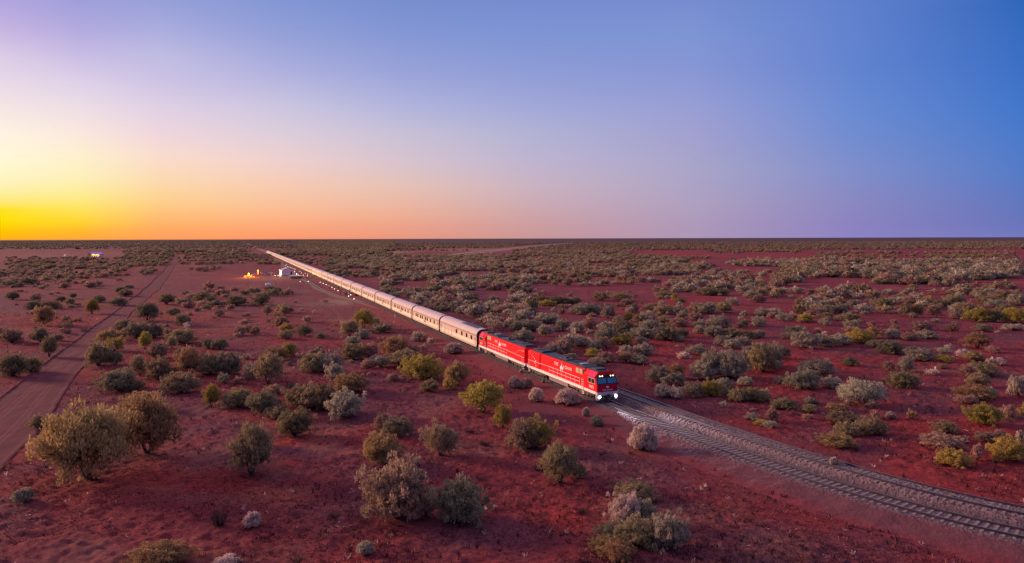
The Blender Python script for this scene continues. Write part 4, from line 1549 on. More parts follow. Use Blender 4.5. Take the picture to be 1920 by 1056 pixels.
# the scrub between: density by place on the plain, as the photograph shows it
DENS = [  # x0, x1, y0, y1 (photo), plants per 1000 m2, colours
    (690, 1010, 520, 650, 17, "gdgopd"),
    (860, 1015, 585, 668, 17, "gpdgp"),
    (600, 760, 478, 530, 15, "dgodo"),
    (730, 1000, 478, 540, 20, "ogdopd"),
    (960, 1250, 484, 540, 20, "ogopod"),
    (1180, 1300, 484, 512, 14, "ogdo"),
    (1240, 1460, 530, 545, 9, "pog"),
    (1450, 1600, 497, 541, 24, "dgodpo"),
    (1600, 1925, 489, 541, 26, "dgdopdg"),
    (1790, 1925, 535, 570, 14, "ogo"),
    (1230, 1470, 508, 562, 11, "ogpog"),
    (1440, 1920, 541, 600, 7, "ogpog"),
    (1180, 1920, 476, 488, 5, "opd"),
    (330, 640, 482, 500, 4, "dop"),
    (330, 600, 540, 600, 4.5, "odp"),
    (1365, 1620, 488, 500, 24, "ogpd"),
    (1280, 1345, 498, 507, 22, "god"),
    (1000, 1240, 480, 487, 20, "odg"),
    (700, 1920, 456, 471, 13, "dopd"),
    (960, 1215, 470, 482, 11, "odp"),
    (1290, 1500, 471, 474, 8, "oop"),
    (0, 270, 483, 512, 8, "dodp"),
    (-40, 95, 503, 548, 9, "dodp"),
    (60, 250, 498, 546, 6, "odpo"),
    (225, 330, 478, 500, 8, "do"),
    (255, 300, 500, 520, 9, "od"),
    (330, 520, 478, 492, 4, "do"),
    (345, 420, 503, 510, 16, "dp"),
    (0, 620, 452, 468, 12, "dood"),
    (230, 470, 469, 478, 9, "do"),
    (500, 735, 470, 480, 15, "do"),
    (560, 740, 452, 472, 12, "do"),
    (0, 160, 545, 640, 6, "opp"),
    (330, 640, 560, 640, 4, "pops"),
    (200, 720, 600, 760, 5, "popd"),
    (640, 900, 590, 700, 4, "pops"),
    (1180, 1920, 600, 820, 3.2, "pgps"),
    (1440, 1920, 545, 620, 4.0, "pgo"),
    (960, 1440, 545, 640, 5.5, "pgog"),
    (950, 1150, 620, 690, 7, "gpg"),
]


def scatter():
    rng = np.random.default_rng(12)
    out = []
    for x0, x1, y0, y1, den, cols in DENS:
        c = [W(x, y) for x, y in ((x0, y0), (x1, y0), (x1, y1), (x0, y1))]
        Ya, Yb = c[3].y, c[0].y
        area = abs((c[1].x - c[0].x) + (c[2].x - c[3].x)) / 2 * (Yb - Ya)
        n = int(min(area * den / 1000, 11000))
        Y = rng.uniform(Ya ** 1.0, Yb ** 1.0, n * 3)
        t = rng.uniform(0, 1, n * 3)
        X = Y / F * ((x0 - HZX) + (x1 - x0) * t)
        fe = np.minimum(np.minimum(t, 1 - t) * (x1 - x0) / 45, np.minimum(Y - Ya, Yb - Y) / (.16 * (Yb - Ya)))
        e_ok = fe + .9 * (fbm(X / 25, Y / 25, 83, 3) - .5) > rng.uniform(0, .8, n * 3)
        if y1 > 474:
            X, Y = X[e_ok], Y[e_ok]
        # gather in drifts, thin out at the edges
        dn = fbm(X / 38, Y / 38, 61, 3) + .25 * fbm(X / 9, Y / 9, 66, 2)
        keep = dn > np.quantile(dn, .28) if den < 20 else dn > np.quantile(dn, .30)
        X, Y = X[keep][:int(n * 1.35)], Y[keep][:int(n * 1.35)]
        for x, y in zip(X, Y):
            r = float(np.clip(rng.lognormal(.46, .32), .7, 2.5))
            if den <= 6 and y1 >= 620:
                r *= .48
            if den > 20:
                r *= 1.3
            out.append((x, y, r, r * rng.uniform(.72, 1.12), cols[rng.integers(len(cols))]))
    return out


SC = scatter()
sx_ = np.array([p[0] for p in SC])
sy_ = np.array([p[1] for p in SC])
off = track_off(sx_, sy_)
u_, w_ = road_u(sx_, sy_)
hx_ = np.array([p["x"] for p in PLANTS])
hy_ = np.array([p["y"] for p in PLANTS])
hr_ = np.array([p["r"] for p in PLANTS])
ok = ((off < -9) | (off > 10)) & ((u_ < -.08) | (u_ > 1.08))
# keep the station, the fire ring, the homestead and the highway clear
for cx, cy, rx, ry in ((505, 522, 62, 13), (600, 545, 60, 22), (180, 478, 26, 7), (122, 479, 12, 4), (435, 471, 6, 2), (660, 570, 45, 12), (745, 473, 28, 1.6), (600, 512, 50, 5)):
    pass
for cx, cy, rx, ry in ((505, 522, 62, 13), (600, 545, 60, 22), (180, 478, 26, 7), (122, 479, 12, 4), (435, 471, 6, 2), (660, 570, 45, 12), (745, 473, 28, 1.8), (90, 477, 95, 4), (280, 475, 110, 1.5), (880, 468, 70, 2), (1255, 476, 75, 5), (1430, 482, 100, 6)):
    for i in range(len(SC)):
        if ok[i] and sy_[i] < 2500:
            q_ = PX((sx_[i], sy_[i], 0))
            if abs(q_[0] - cx) < rx and abs(q_[1] - cy) < ry:
                ok[i] = False
for i in np.nonzero(ok)[0]:
    if sy_[i] < 420 and np.any(np.hypot(hx_ - sx_[i], hy_ - sy_[i]) < (hr_ + SC[i][2]) * .62):
        ok[i] = False
hp = np.array([W(x, y)[:2] for x, y in ((1075, 455.5), (1040, 458), (1005, 461.5), (960, 466), (920, 470.5), (880, 475), (850, 478))])
hs_ = np.interp(sy_, hp[::-1, 1], hp[::-1, 0])
ok &= ~((np.abs(sx_ - hs_) < 24 + sy_ * .012) & (sy_ > hp[-1, 1]) & (sy_ < hp[0, 1]))
SC = [p for p, k_ in zip(SC, ok) if k_]

N_THINGS = 298
hand = [p for p in PLANTS]
rest = sorted(SC, key=lambda p: -p[2] / p[1])
dome_hand = sum(1 for p in hand if p["form"] in ("", "l"))
for x, y, r, h, c in rest[:max(0, N_THINGS - dome_hand)]:
    q_ = PX((x, y, 0))
    PLANTS.append(dict(x=x, y=y, r=r, h=h, col=c, form='', px=q_[0], py=q_[1], w=2 * r * F / y))
rest = rest[max(0, N_THINGS - dome_hand):]
# past the limit: smallest hand-listed domes join the mass
domes = sorted([p for p in PLANTS if p["form"] in ("", "l")], key=lambda p: -p["w"])
spill = domes[N_THINGS:]
PLANTS = [p for p in PLANTS if not any(p is q for q in spill)]
rest += [(p["x"], p["y"], p["r"], p["h"], p["col"]) for p in spill]

gx = np.array([p["x"] for p in PLANTS])
gy = np.array([p["y"] for p in PLANTS])
gzv = ground_z(gx, gy)
goff = track_off(gx, gy)
gu, _ = road_u(gx, gy)
prng = random.Random(77)
for p, z, o_, u in zip(PLANTS, gzv, goff, gu):
    p["z"], p["off"] = float(z), float(o_)
    if -6.6 < o_ < 8.6:
        pr = np.array(PROFILE)
        p["z"] = ZR + float(np.interp(o_, pr[:, 0], pr[:, 1]))
    if o_ > 0:
        p["side"] = "beyond the empty track" if p["px"] > 1165 else ("behind the locomotives" if p["px"] > 905 else "behind the coaches")
    elif u < 0:
        p["side"] = "past the dirt track"
    else:
        p["side"] = "between dirt track and train" if p["px"] < 700 else ("beside the locomotives" if p["px"] < 1150 and p["off"] > -30 else "below the rails")

FORMW = {'': "dome-shaped bush", 'l': "low spreading bush", 't': "bushy tree on short trunk", 'v': "broad vase-shaped tree", 's': "feathery dry shrub", 'w': "tangle of bare twigs"}
CATW = {'': "bush", 'l': "bush", 't': "tree", 'v': "tree", 's': "shrub", 'w': "dead branches"}
NAMEW = {'': "bush", 'l': "bush", 't': "small_tree", 'v': "broad_tree", 's': "dry_shrub", 'w': "twig_heap"}
groups = {}
for p in PLANTS:
    size = "large" if p["r"] > 2.6 else ("small" if p["r"] < 1.35 else "medium")
    p["desc"] = "%s %s %s %s" % (size, COLW[p["col"]], FORMW[p["form"]], p["side"])
    groups.setdefault(p["desc"], []).append(p)
for d, ps in groups.items():
    ps.sort(key=lambda p: abs(p["off"]))
    for i, p in enumerate(ps):
        p["label"] = d if len(ps) == 1 else d + ", " + (nth(i + 1) + " out from rails")

for i, p in enumerate(PLANTS):
    f, c = p["form"], p["col"]
    rz = prng.uniform(0, 6.283)
    pick = lambda lst: lst[prng.randrange(len(lst))]
    sc_ = Vector((p["r"], p["r"] * prng.uniform(.88, 1.12), p["h"]))
    grp = {'': "bushes of the red plain", 'l': "bushes of the red plain", 't': "small trees of the red plain", 'v': "small trees of the red plain", 's': "dry shrubs along the railway", 'w': "bare twigs on the red ground"}[f]
    if f in ('t', 'v'):
        key, mk = pick(TREES if f == 't' else VASES)
        root = empty(NAMEW[f], (p["x"], p["y"], p["z"]), rz, p["label"], "tree", grp)
        root.scale = sc_ * .98
        for nm, me in (("crown", plant_mesh(key, mk, c, False)), ("trunk", wood_mesh(key, mk))):
            o = bpy.data.objects.new(nm, me)
            C.objects.link(o)
            o.parent = root
    else:
        if f == '':
            key, mk = pick(DOMES_HI if p["w"] > 32 else DOMES)
        elif f == 'l':
            key, mk = pick(LOWS)
        elif f == 's':
            key, mk = pick(SPIKY)
        else:
            key, mk = pick(TWIGS)
        if f == 's':
            sc_ = sc_ * 1.02
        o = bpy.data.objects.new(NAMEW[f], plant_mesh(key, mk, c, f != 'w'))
        C.objects.link(o)
        o.location = (p["x"], p["y"], p["z"])
        o.rotation_euler = (0, 0, rz)
        o.scale = sc_
        tag(o, p["label"], CATW[f], grp)


def scrub():
    """all further bushes, too many to count, as one mass"""
    rng = np.random.default_rng(5)
    mid = [proto_dome(700 + i, 20, 11, .26, .17, cr=.27, jag=.2)[:2] for i in range(6)]
    far = [proto_dome(720 + i, 9, 4, .55, .42, cr=.34, jag=.2)[:2] for i in range(5)]
    qs, ts, ms = [], [], []
    X = np.array([p[0] for p in rest])
    Y = np.array([p[1] for p in rest])
    Z = ground_z(X, Y)
    for (x, y, r, h, c), z in zip(rest, Z):
        lod = mid if y < 900 else far
        q, t = lod[rng.integers(len(lod))]
        a = rng.uniform(0, 6.28)
        ca, sa = math.cos(a), math.sin(a)
        v = q * np.array([r, r, h])
        v = np.stack([v[..., 0] * ca - v[..., 1] * sa + x, v[..., 0] * sa + v[..., 1] * ca + y, v[..., 2] + z], -1)
        qs.append(v)
        ts.append(np.clip(t + rng.normal() * .12, 0, 1))
        ms.append(np.full(len(q), FKEY.index(c)))
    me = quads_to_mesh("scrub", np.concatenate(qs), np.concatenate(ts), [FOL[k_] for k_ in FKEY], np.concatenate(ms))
    o = bpy.data.objects.new("distant_scrub", me)
    C.objects.link(o)
    tag(o, "far scrub of low bushes spreading to the horizon", None, None, "stuff")


scrub()


LITTERM = {'k': foliage("dark_litter", (0.018, 0.006, 0.008), (0.075, 0.022, 0.026)), 'p': foliage("russet_stalks", (0.12, 0.030, 0.030), (0.36, 0.13, 0.10)), 's': FOL['s']}


def ground_cover():
    """dry tufts, stalks and crumbs of earth on the near plain"""
    rng = np.random.default_rng(9)
    n = 70000
    Y = 40 + 160 * rng.uniform(0, 1, n) ** 1.4
    X = Y / F * rng.uniform(-1020, 1020, n)
    o_ = track_off(X, Y)
    u, _ = road_u(X, Y)
    dn = fbm(X / 7, Y / 7, 91, 3)
    ok_ = ((o_ < -5.5) | (o_ > 8)) & ((u < -.02) | (u > 1.02)) & (dn > .44)
    X, Y = X[ok_], Y[ok_]
    Z = ground_z(X, Y)
    n = len(X)
    per = 5
    base = np.stack([X, Y, Z - .03], 1)[:, None] + rng.normal(size=(n, per, 3)) * np.array([.12, .12, .0])
    a = unit(rng.normal(size=(n, per, 3)) * np.array([1, 1, .35]) + np.array([0, 0, .5]))
    l = rng.uniform(.07, .26, (n, per, 1)) * (.6 + .9 * rng.uniform(0, 1, (n, 1, 1)) ** 3)
    sd = unit(np.cross(a, rng.normal(size=a.shape)))
    wd = .02 + .02 * rng.uniform(0, 1, (n, per, 1))
    q = np.stack([base - sd * wd, base + sd * wd, base + a * l + sd * wd * .4, base + a * l - sd * wd * .4], 2).reshape(-1, 4, 3)
    ti = np.repeat(np.clip(rng.normal(size=n) * .3 + .45, 0, 1), per)
    mi = np.repeat(rng.choice([FKEY.index('k'), FKEY.index('p'), FKEY.index('s')], n, p=[.56, .42, .02]), per)
    # small tussocks
    n2 = 9000
    Y = 40 + 190 * rng.uniform(0, 1, n2) ** 1.3
    X = Y / F * rng.uniform(-1020, 1020, n2)
    o_ = track_off(X, Y)
    u, _ = road_u(X, Y)
    ok_ = ((o_ < -4.5) | (o_ > 8)) & ((u < -.02) | (u > 1.02)) & (fbm(X / 11, Y / 11, 95, 3) > .47)
    X, Y = X[ok_], Y[ok_]
    n2 = len(X)
    c_ = np.stack([X, Y, ground_z(X, Y)], 1)
    rr_ = .16 * rng.lognormal(0, .5, n2)
    q2, t2 = leaf_quads(rng, c_, rr_, np.clip(rng.normal(size=n2) * .25 + .45, 0, 1), 10, .24, .05, .7, .1)
    mi2 = np.repeat(rng.choice([FKEY.index('k'), FKEY.index('p'), FKEY.index('s')], n2, p=[.42, .53, .05]), 10)
    q, ti, mi = np.concatenate([q, q2]), np.concatenate([ti, t2]), np.concatenate([mi, mi2])
    me = quads_to_mesh("ground_cover", q, ti, [LITTERM[k_] if k_ in LITTERM else FOL[k_] for k_ in FKEY], mi)
    o = bpy.data.objects.new("dry_ground_cover", me)
    C.objects.link(o)
    tag(o, "sparse dry stalks and tufts on the red soil", None, None, "stuff")


ground_cover()

# ---------------------------------------------------------------- the lineside stop: shed, fires, people, lanterns
M_WALL = mat("white_shed_wall", (0.62, 0.56, 0.58), 0.7, var=.1)
M_SHEDROOF = mat("shed_roof", (0.50, 0.45, 0.50), 0.5, var=.1)
M_CONC = mat("platform_concrete", (0.30, 0.15, 0.12), 0.9, var=.25)
M_PALE = mat("pale_edge", (0.75, 0.60, 0.42), 0.8, var=.1)
M_TANKW = mat("white_tank", (0.80, 0.76, 0.80), 0.5, var=.06)
M_SKIN = mat("skin", (0.42, 0.22, 0.15), 0.6)
M_FLAME = glow("orange_flame", (1.0, 0.17, 0.012), 1.7)
M_CORE = glow("flame_core", (1.0, 0.60, 0.20), 3.0)
M_EMBER = glow("embers", (1.0, 0.12, 0.015), 1.1)
M_BULB = glow("lantern_glow", (1.0, 0.86, 0.70), 3.6)
M_WLAMP = glow("warm_wall_lamp", (1.0, 0.72, 0.30), 10.0)


def at(px, py, z=0.0):
    p = W(px, py, z)
    return Vector((p.x, p.y, z))


def shed():
    p = at(539.8, 519.3)
    az = math.atan2(p.x, p.y)
    r = empty("shed", p, -az + R(8), "small white gabled shed with a dark doorway on a raised platform by the coaches", "shed")
    k = p.y / F                                   # metres per photo pixel here
    hw, hh, hg = 12.0 * k, 12.2 * k, 16.4 * k
    b = MB()
    b.poly([(-hw, 0, 0), (hw, 0, 0), (hw, 0, hh), (0, 0, hg), (-hw, 0, hh)], (0, 7.5, 0))
    b.build("wall", M_WALL, r)
    b = MB()
    for sg in (-1, 1):
        b.poly([(0, -.35, hg + .06), (sg * (hw + .35), -.35, hh - .08), (sg * (hw + .35), 7.85, hh - .08), (0, 7.85, hg + .06)], (0, 0, .12))
    b.build("roof", M_SHEDROOF, r)
    b = MB()
    b.box(4.6 * k, 7.6 * k, -.03, .02, 3.6 * k, 9.6 * k)
    b.build("door", M_DARK, r)
    b = MB()
    b.box(-hw * .98, -.1 * hw, -.02, .02, .0, 3.2 * k)
    b.build("base_panel", mat("shed_base", (0.22, 0.15, 0.16), .8), r)
    for sg in (-1, 1):
        b = MB()
        b.box(sg * hw - .12 + sg * .12, sg * hw + .12 + sg * .12, 1.2, 1.5, hh - .9, hh - .6)
        o = b.build("wall_lamp", M_WLAMP, r)
        ld = bpy.data.lights.new("wall_lamp_light", 'POINT')
        ld.energy, ld.color, ld.shadow_soft_size = 2600, (1.0, .68, .28), .15
        lo = bpy.data.objects.new("wall_lamp_light", ld)
        C.objects.link(lo)
        lo.parent = o
        lo.location = (sg * (hw + 1.2), .6, hh - 1.2)
    q = at(553.5, 522.8)
    b = MB()
    b.box(-3.0, 3.4, -1.2, 4.6, 0, 1.35)
    pl = b.build("loading_platform", M_CONC, None, bevel=.05)
    pl.location, pl.rotation_euler = q + Vector((0, 1.2, 0)), (0, 0, -az)
    tag(pl, "brown raised platform block in front of the white shed", "platform")
    b = MB()
    b.box(-3.05, 3.45, -1.25, 4.65, 1.35, 1.43)
    b.build("platform_lit_top", M_PALE, pl)  # light on the platform top put in as a paler slab
    q = at(519.5, 520.6)
    b = MB()
    b.box(-5.6, 5.2, -.3, .3, 0, .42)
    o = b.build("lit_kerb_strip", M_PALE)  # lit yellow line on the ground, put in as a pale strip
    o.location, o.rotation_euler = q, (0, 0, -az)
    tag(o, "low pale wall with lit yellow in its colour, running from the shed towards the bonfire", "wall")
    q = at(528.2, 520)
    r = empty("flagpole", q, 0, "tall thin white pole standing at the shed corner", "pole")
    b = MB()
    b.tube((0, 0, 0), (0, 0, 30 * k), .085, .05, 7)
    b.build("pole", M_TANKW, r)
    b = MB()
    disc(b, (0, 0, 30 * k), (0, 0, 1), .12, .1, 8)
    b.build("finial", M_TANKW, r)
    for i, (x, y, l) in enumerate(((541.8, 522.2, "pale post beside the platform steps, nearer the shed wall"), (545.0, 523.8, "pale post beside the platform steps, nearer the coaches"))):
        b = MB()
        b.tube((0, 0, 0), (0, 0, 1.3), .30, .12, 8)
        disc(b, (0, 0, 0), (0, 0, 1), .42, .08, 10)
        o = b.build("marker_post", mat("peach_post", (.7, .42, .32), .7))
        o.location = q = at(x, y)
        tag(o, l, "post", "pale posts by the shed platform")
    q = at(521.5, 519.0)
    r = empty("trestle_table", q, -az, "long pale table set out between the fire guests and the shed", "table")
    b = MB()
    b.box(-1.9, 1.9, -.4, .4, .72, .80)
    b.build("tabletop", M_PALE, r)
    for x in (-1.6, 1.6):
        b = MB()
        b.box(x - .04, x + .04, -.35, .35, 0, .72)
        b.build("leg", M_UNDER, r)


shed()


def flame(mb, rng, cx, cy, h, w_, n=9, mi=0):
    k = 7
    secs = []
    tw = rng.uniform(0, 6)
    for i in range(n):
        t = i / (n - 1)
        rr = w_ * (math.sin(math.pi * min(1, t * .75 + .22)) ** 1.2) * (1 - t) ** .55 + .01
        ox, oy = .22 * w_ * math.sin(tw + 4.5 * t) * t, .2 * w_ * math.cos(tw + 3.7 * t) * t
        secs.append([(cx + ox + rr * math.cos(2 * math.pi * j / k), cy + oy + rr * .7 * math.sin(2 * math.pi * j / k), h * t) for j in range(k)])
    mb.loft(secs, mi=mi)


def fire(px, py, wpx, hpx, label, spread, seed):
    rng = random.Random(seed)
    p = at(px, py)
    k = p.y / F
    r = empty("bonfire", p, 0, label, "bonfire", "fires at the lineside stop")
    for i in range(3):
        b = MB()
        flame(b, rng, rng.uniform(-.3, .3) * wpx * k * .4, rng.uniform(-.3, .3), hpx * k * rng.uniform(.6, 1.0) if i else hpx * k, wpx * k * (.38 if i == 0 else .45))
        b.build("flame", M_CORE if i == 0 else M_FLAME, r, smooth=True)
    if spread:
        for i in range(26):
            b = MB()
            x = rng.gauss(0, .42) * spread * k
            flame(b, rng, x, rng.uniform(-1.2, .6), rng.uniform(.4, .85) * hpx * k * max(.25, 1 - abs(x) / (spread * k)), rng.uniform(.4, .75), 6)
            b.build("flame", M_FLAME if i % 2 else M_EMBER, r, smooth=True)
    b = MB()
    for i in range(9):
        a = rng.uniform(0, 6.28)
        b.tube((math.cos(a) * 1.1, math.sin(a) * 1.1, .08), (math.cos(a + 2.6) * .6, math.sin(a + 2.6) * .6, .45), .10, .08, 6)
    b.build("logs", BARK, r)
    ld = bpy.data.lights.new("fire_light", 'POINT')
    ld.energy, ld.color, ld.shadow_soft_size = (5200 if spread else 1500), (1.0, .36, .08), .9
    lo = bpy.data.objects.new("fire_light", ld)
    C.objects.link(lo)
    lo.parent = r
    lo.location = (0, -.4, 2.2)


fire(467, 520.6, 3.0, 9.6, "broad low bonfire with a white-hot core, orange flames spread wide", 17, 4)
fire(483.8, 515.2, 2.4, 10.0, "narrow tall fire burning behind the standing guests", 0, 8)


# people: one continuous skinned body in three poses, copied with their own clothes
def person_mesh(name, pose):
    J = {'hip': (0, 0, .92), 'waist': (0, .01, 1.10), 'chest': (0, 0, 1.34), 'neck': (0, .0, 1.50), 'head': (0, -.02, 1.60), 'top': (0, -.01, 1.72)}
    E = [('hip', 'waist'), ('waist', 'chest'), ('chest', 'neck'), ('neck', 'head'), ('head', 'top')]
    rd = {'hip': .135, 'waist': .12, 'chest': .15, 'neck': .055, 'head': .095, 'top': .07}
    for sgn, s_ in ((1, 'l'), (-1, 'r')):
        st = {0: .02, 1: .20 * sgn, 2: .04}[pose]
        J['th' + s_] = (sgn * .09, 0, .84)
        J['kn' + s_] = (sgn * .10, -st * .6 - .02, .48)
        J['an' + s_] = (sgn * .11, -st + .05, .09)
        J['to' + s_] = (sgn * .13, -st - .13, .04)
        J['sh' + s_] = (sgn * .19, 0, 1.42)
        el = {0: (sgn * .25, .03, 1.15), 1: (sgn * .24, .10 * sgn, 1.15), 2: (sgn * .26, -.08, 1.17)}[pose]
        ha = {0: (sgn * .25, -.06, .88), 1: (sgn * .23, .02 * sgn - .1, .90), 2: (sgn * .14, -.33, 1.20 if sgn > 0 else 1.02)}[pose]
        J['el' + s_], J['ha' + s_] = el, ha
        E += [('hip', 'th' + s_), ('th' + s_, 'kn' + s_), ('kn' + s_, 'an' + s_), ('an' + s_, 'to' + s_), ('chest', 'sh' + s_), ('sh' + s_, 'el' + s_), ('el' + s_, 'ha' + s_)]
        rd.update({'th' + s_: .10, 'kn' + s_: .068, 'an' + s_: .048, 'to' + s_: .04, 'sh' + s_: .07, 'el' + s_: .048, 'ha' + s_: .038})
    names = list(J)
    me = bpy.data.meshes.new("tmp")
    me.from_pydata([J[n] for n in names], [(names.index(a), names.index(b)) for a, b in E], [])
    o = bpy.data.objects.new("tmp", me)
    C.objects.link(o)
    o.modifiers.new("s", 'SKIN')
    for i, n in enumerate(names):
        v = me.skin_vertices[0].data[i]
        v.radius = (rd[n] * (1.25 if n in ('chest', 'hip', 'waist') else 1), rd[n] * (.8 if n in ('chest', 'hip', 'waist') else 1))
        v.use_root = n == 'hip'
    m2 = o.modifiers.new("u", 'SUBSURF')
    m2.levels = m2.render_levels = 1
    dg = bpy.context.evaluated_depsgraph_get()
    bpy.context.view_layer.update()
    res = bpy.data.meshes.new_from_object(o.evaluated_get(dg))
    bpy.data.objects.remove(o)
    res.name = name
    res.materials.clear()
    for m in (CL['dark'], CL['white'], M_SKIN):
        res.materials.append(m)
    for f in res.polygons:
        c = f.center
        f.material_index = 0 if c.z < .95 and abs(c.x) < .2 else (2 if c.z > 1.5 or (abs(c.x) > .12 and c.z < 1.1 and c.z > .8 and (abs(c.x) > .2 or c.y < -.25)) else 1)
        f.use_smooth = True
    return res


CL = {'dark': mat("dark_cloth", (0.035, 0.03, 0.04), .9), 'white': mat("white_cloth", (0.78, 0.72, 0.74), .85), 'blue': mat("blue_cloth", (0.10, 0.13, 0.28), .9), 'tan': mat("tan_cloth", (0.45, 0.30, 0.19), .9),
      'black': mat("black_cloth", (0.018, 0.015, 0.018), .9), 'red': mat("red_cloth", (0.6, 0.03, 0.03), .85), 'grey': mat("grey_cloth", (0.22, 0.2, 0.24), .9)}
POSES = [person_mesh("person_body", i) for i in range(3)]
HAIRM = [mat("dark_hair", (0.03, 0.018, 0.012), .8), mat("fair_hair", (0.35, 0.23, 0.12), .8)]
hb = MB()
for i in range(5):
    pass
hsecs = []
for i in range(6):
    t = i / 5 * math.pi * .55
    hsecs.append([(.112 * math.sin(t + .02) * math.cos(2 * math.pi * j / 8), .012 + .118 * math.sin(t + .02) * math.sin(2 * math.pi * j / 8), 1.635 + .125 * math.cos(t)) for j in range(8)])
hb.loft(hsecs)
hair_proto = hb.build("hair", HAIRM[0])
hair_mesh = hair_proto.data
bpy.data.objects.remove(hair_proto)

FIRE_FOLK = [(474.5, 518.5, 'tan', 'dark'), (477.5, 517.2, 'white', 'dark'), (480, 519.5, 'dark', 'dark'), (487.5, 516.8, 'dark', 'dark'), (489.5, 515.5, 'white', 'tan'), (491.6, 516.8, 'white', 'dark'), (494.0, 515.8, 'grey', 'dark'),
             (496.5, 517.6, 'white', 'blue'), (498.6, 515.4, 'blue', 'dark'), (500.8, 516.8, 'grey', 'dark'), (502.8, 515.2, 'white', 'dark'), (504.4, 518.2, 'dark', 'dark'), (506.6, 516.3, 'tan', 'grey'), (509.4, 517.8, 'white', 'white'),
             (511.2, 516.2, 'white', 'dark'), (513.3, 518.4, 'grey', 'blue'), (515.0, 516.6, 'white', 'tan'), (524.0, 516.4, 'white', 'dark'), (525.8, 514.8, 'tan', 'dark')]
LINE_FOLK = [(634.8, 544.5, 'black', 'black'), (638.0, 553.6, 'black', 'black'), (645.5, 552.5, 'white', 'dark'), (648.3, 557.2, 'black', 'dark'), (651.0, 553.8, 'tan', 'dark'), (653.8, 556.4, 'white', 'dark'), (655.4, 551.6, 'black', 'black'),
             (657.6, 554.2, 'white', 'grey'), (658.4, 556.9, 'dark', 'dark'), (617.5, 543.2, 'tan', 'dark'), (624.5, 546.0, 'grey', 'dark'), (612.0, 529.5, 'dark', 'dark'), (573.0, 517.0, 'white', 'dark'), (577.5, 517.8, 'white', 'grey')]
prng2 = random.Random(21)
cnt = {}
for grp, folk, where, order in (("guests around the fires", FIRE_FOLK, "among the guests", "on from the bonfire"), ("people waiting beside the coaches", LINE_FOLK, "beside the coaches", "on along the train")):
    folk = sorted(folk, key=lambda t: t[0] if grp.startswith("guests") else -t[0])
    for px, py, top, leg in folk:
        pose = prng2.randrange(3)
        o = bpy.data.objects.new("person", POSES[pose])
        C.objects.link(o)
        o.location = at(px, py)
        o.rotation_euler = (0, 0, prng2.uniform(0, 6.28))
        sc_ = prng2.uniform(1.0, 1.1)
        o.scale = (sc_, sc_, sc_)
        for si, m in ((0, CL[leg]), (1, CL[top])):
            o.material_slots[si].link = 'OBJECT'
            o.material_slots[si].material = m
        h = bpy.data.objects.new("hair", hair_mesh)
        C.objects.link(h)
        h.parent = o
        key = (grp, top, leg)
        cnt[key] = cnt.get(key, 0) + 1
        tag(o, "person in %s top and %s trousers %s, %s such %s" % (top, leg, where, nth(cnt[key]), order), "person", grp)

# lanterns on thin posts along the train
LANT = [(535.2, 498), (537, 496.5), (539.2, 500), (542, 501), (545, 501.8), (547.6, 503), (551, 503.8), (553.4, 505), (562.4, 508.8), (565.5, 511.8), (569, 516), (576.5, 517.3), (562.8, 527.8), (578, 527.8), (600.3, 529.2), (606, 531.4), (611.6, 533.8),
        (616.8, 536.6), (622.4, 539), (627.2, 542), (633.8, 544.9), (653.8, 555.2), (657.6, 552.8), (663.7, 560.4), (556.5, 514), (559.5, 515.5)]
LANT.sort(key=lambda t: -t[0])
b = MB()
for i in range(7):
    pass
proto = empty("lantern", (0, 0, 0), 0, "x", "lantern", "lanterns along the train")
b = MB()
b.tube((0, 0, 0), (0, 0, 1.25), .03, .025, 5)
disc(b, (0, 0, 0), (0, 0, 1), .14, .04, 8)
b.build("post", M_UNDER, proto)
b = MB()
gs = []
for i in range(7):
    t = math.pi * i / 6
    gs.append([(max(.002, .13 * math.sin(t)) * math.cos(2 * math.pi * j / 10), max(.002, .13 * math.sin(t)) * math.sin(2 * math.pi * j / 10), 1.38 - .13 * math.cos(t)) for j in range(10)])
b.loft(gs)
b.build("globe", M_BULB, proto, smooth=True)
for i, (px, py) in enumerate(LANT):
    o = proto if i == 0 else copy_tree(proto)
    p = W(px, py, 1.4)
    o.location = (p.x, p.y, 0)
    o["label"] = "glowing round lantern on a thin post, %s going back along the coaches" % nth(i + 1)

# red bar counter by the coaches
p = at(668.5, 557.0)
r = empty("draped_table", p, R(20), "table under a bright red cloth beside the coaches", "table")
b = MB()
secs = []
for z, k_ in ((.05, 1.06), (.5, 1.02), (.94, 1.0)):
    secs.append([(x * k_ * (1 + .02 * math.sin(9 * x + z)), y * k_, z) for x, y in [(-.85 + .17 * i, -.42) for i in range(11)] + [(.85 - .17 * i, .42) for i in range(11)]])
b.loft(secs)
b.build("red_cloth", CL['red'], r)
b = MB()
for x in (-.5, 0, .45):
    b.tube((x, 0, .95), (x, 0, 1.22), .06, .03, 7)
b.build("bottles", M_PANE, r)

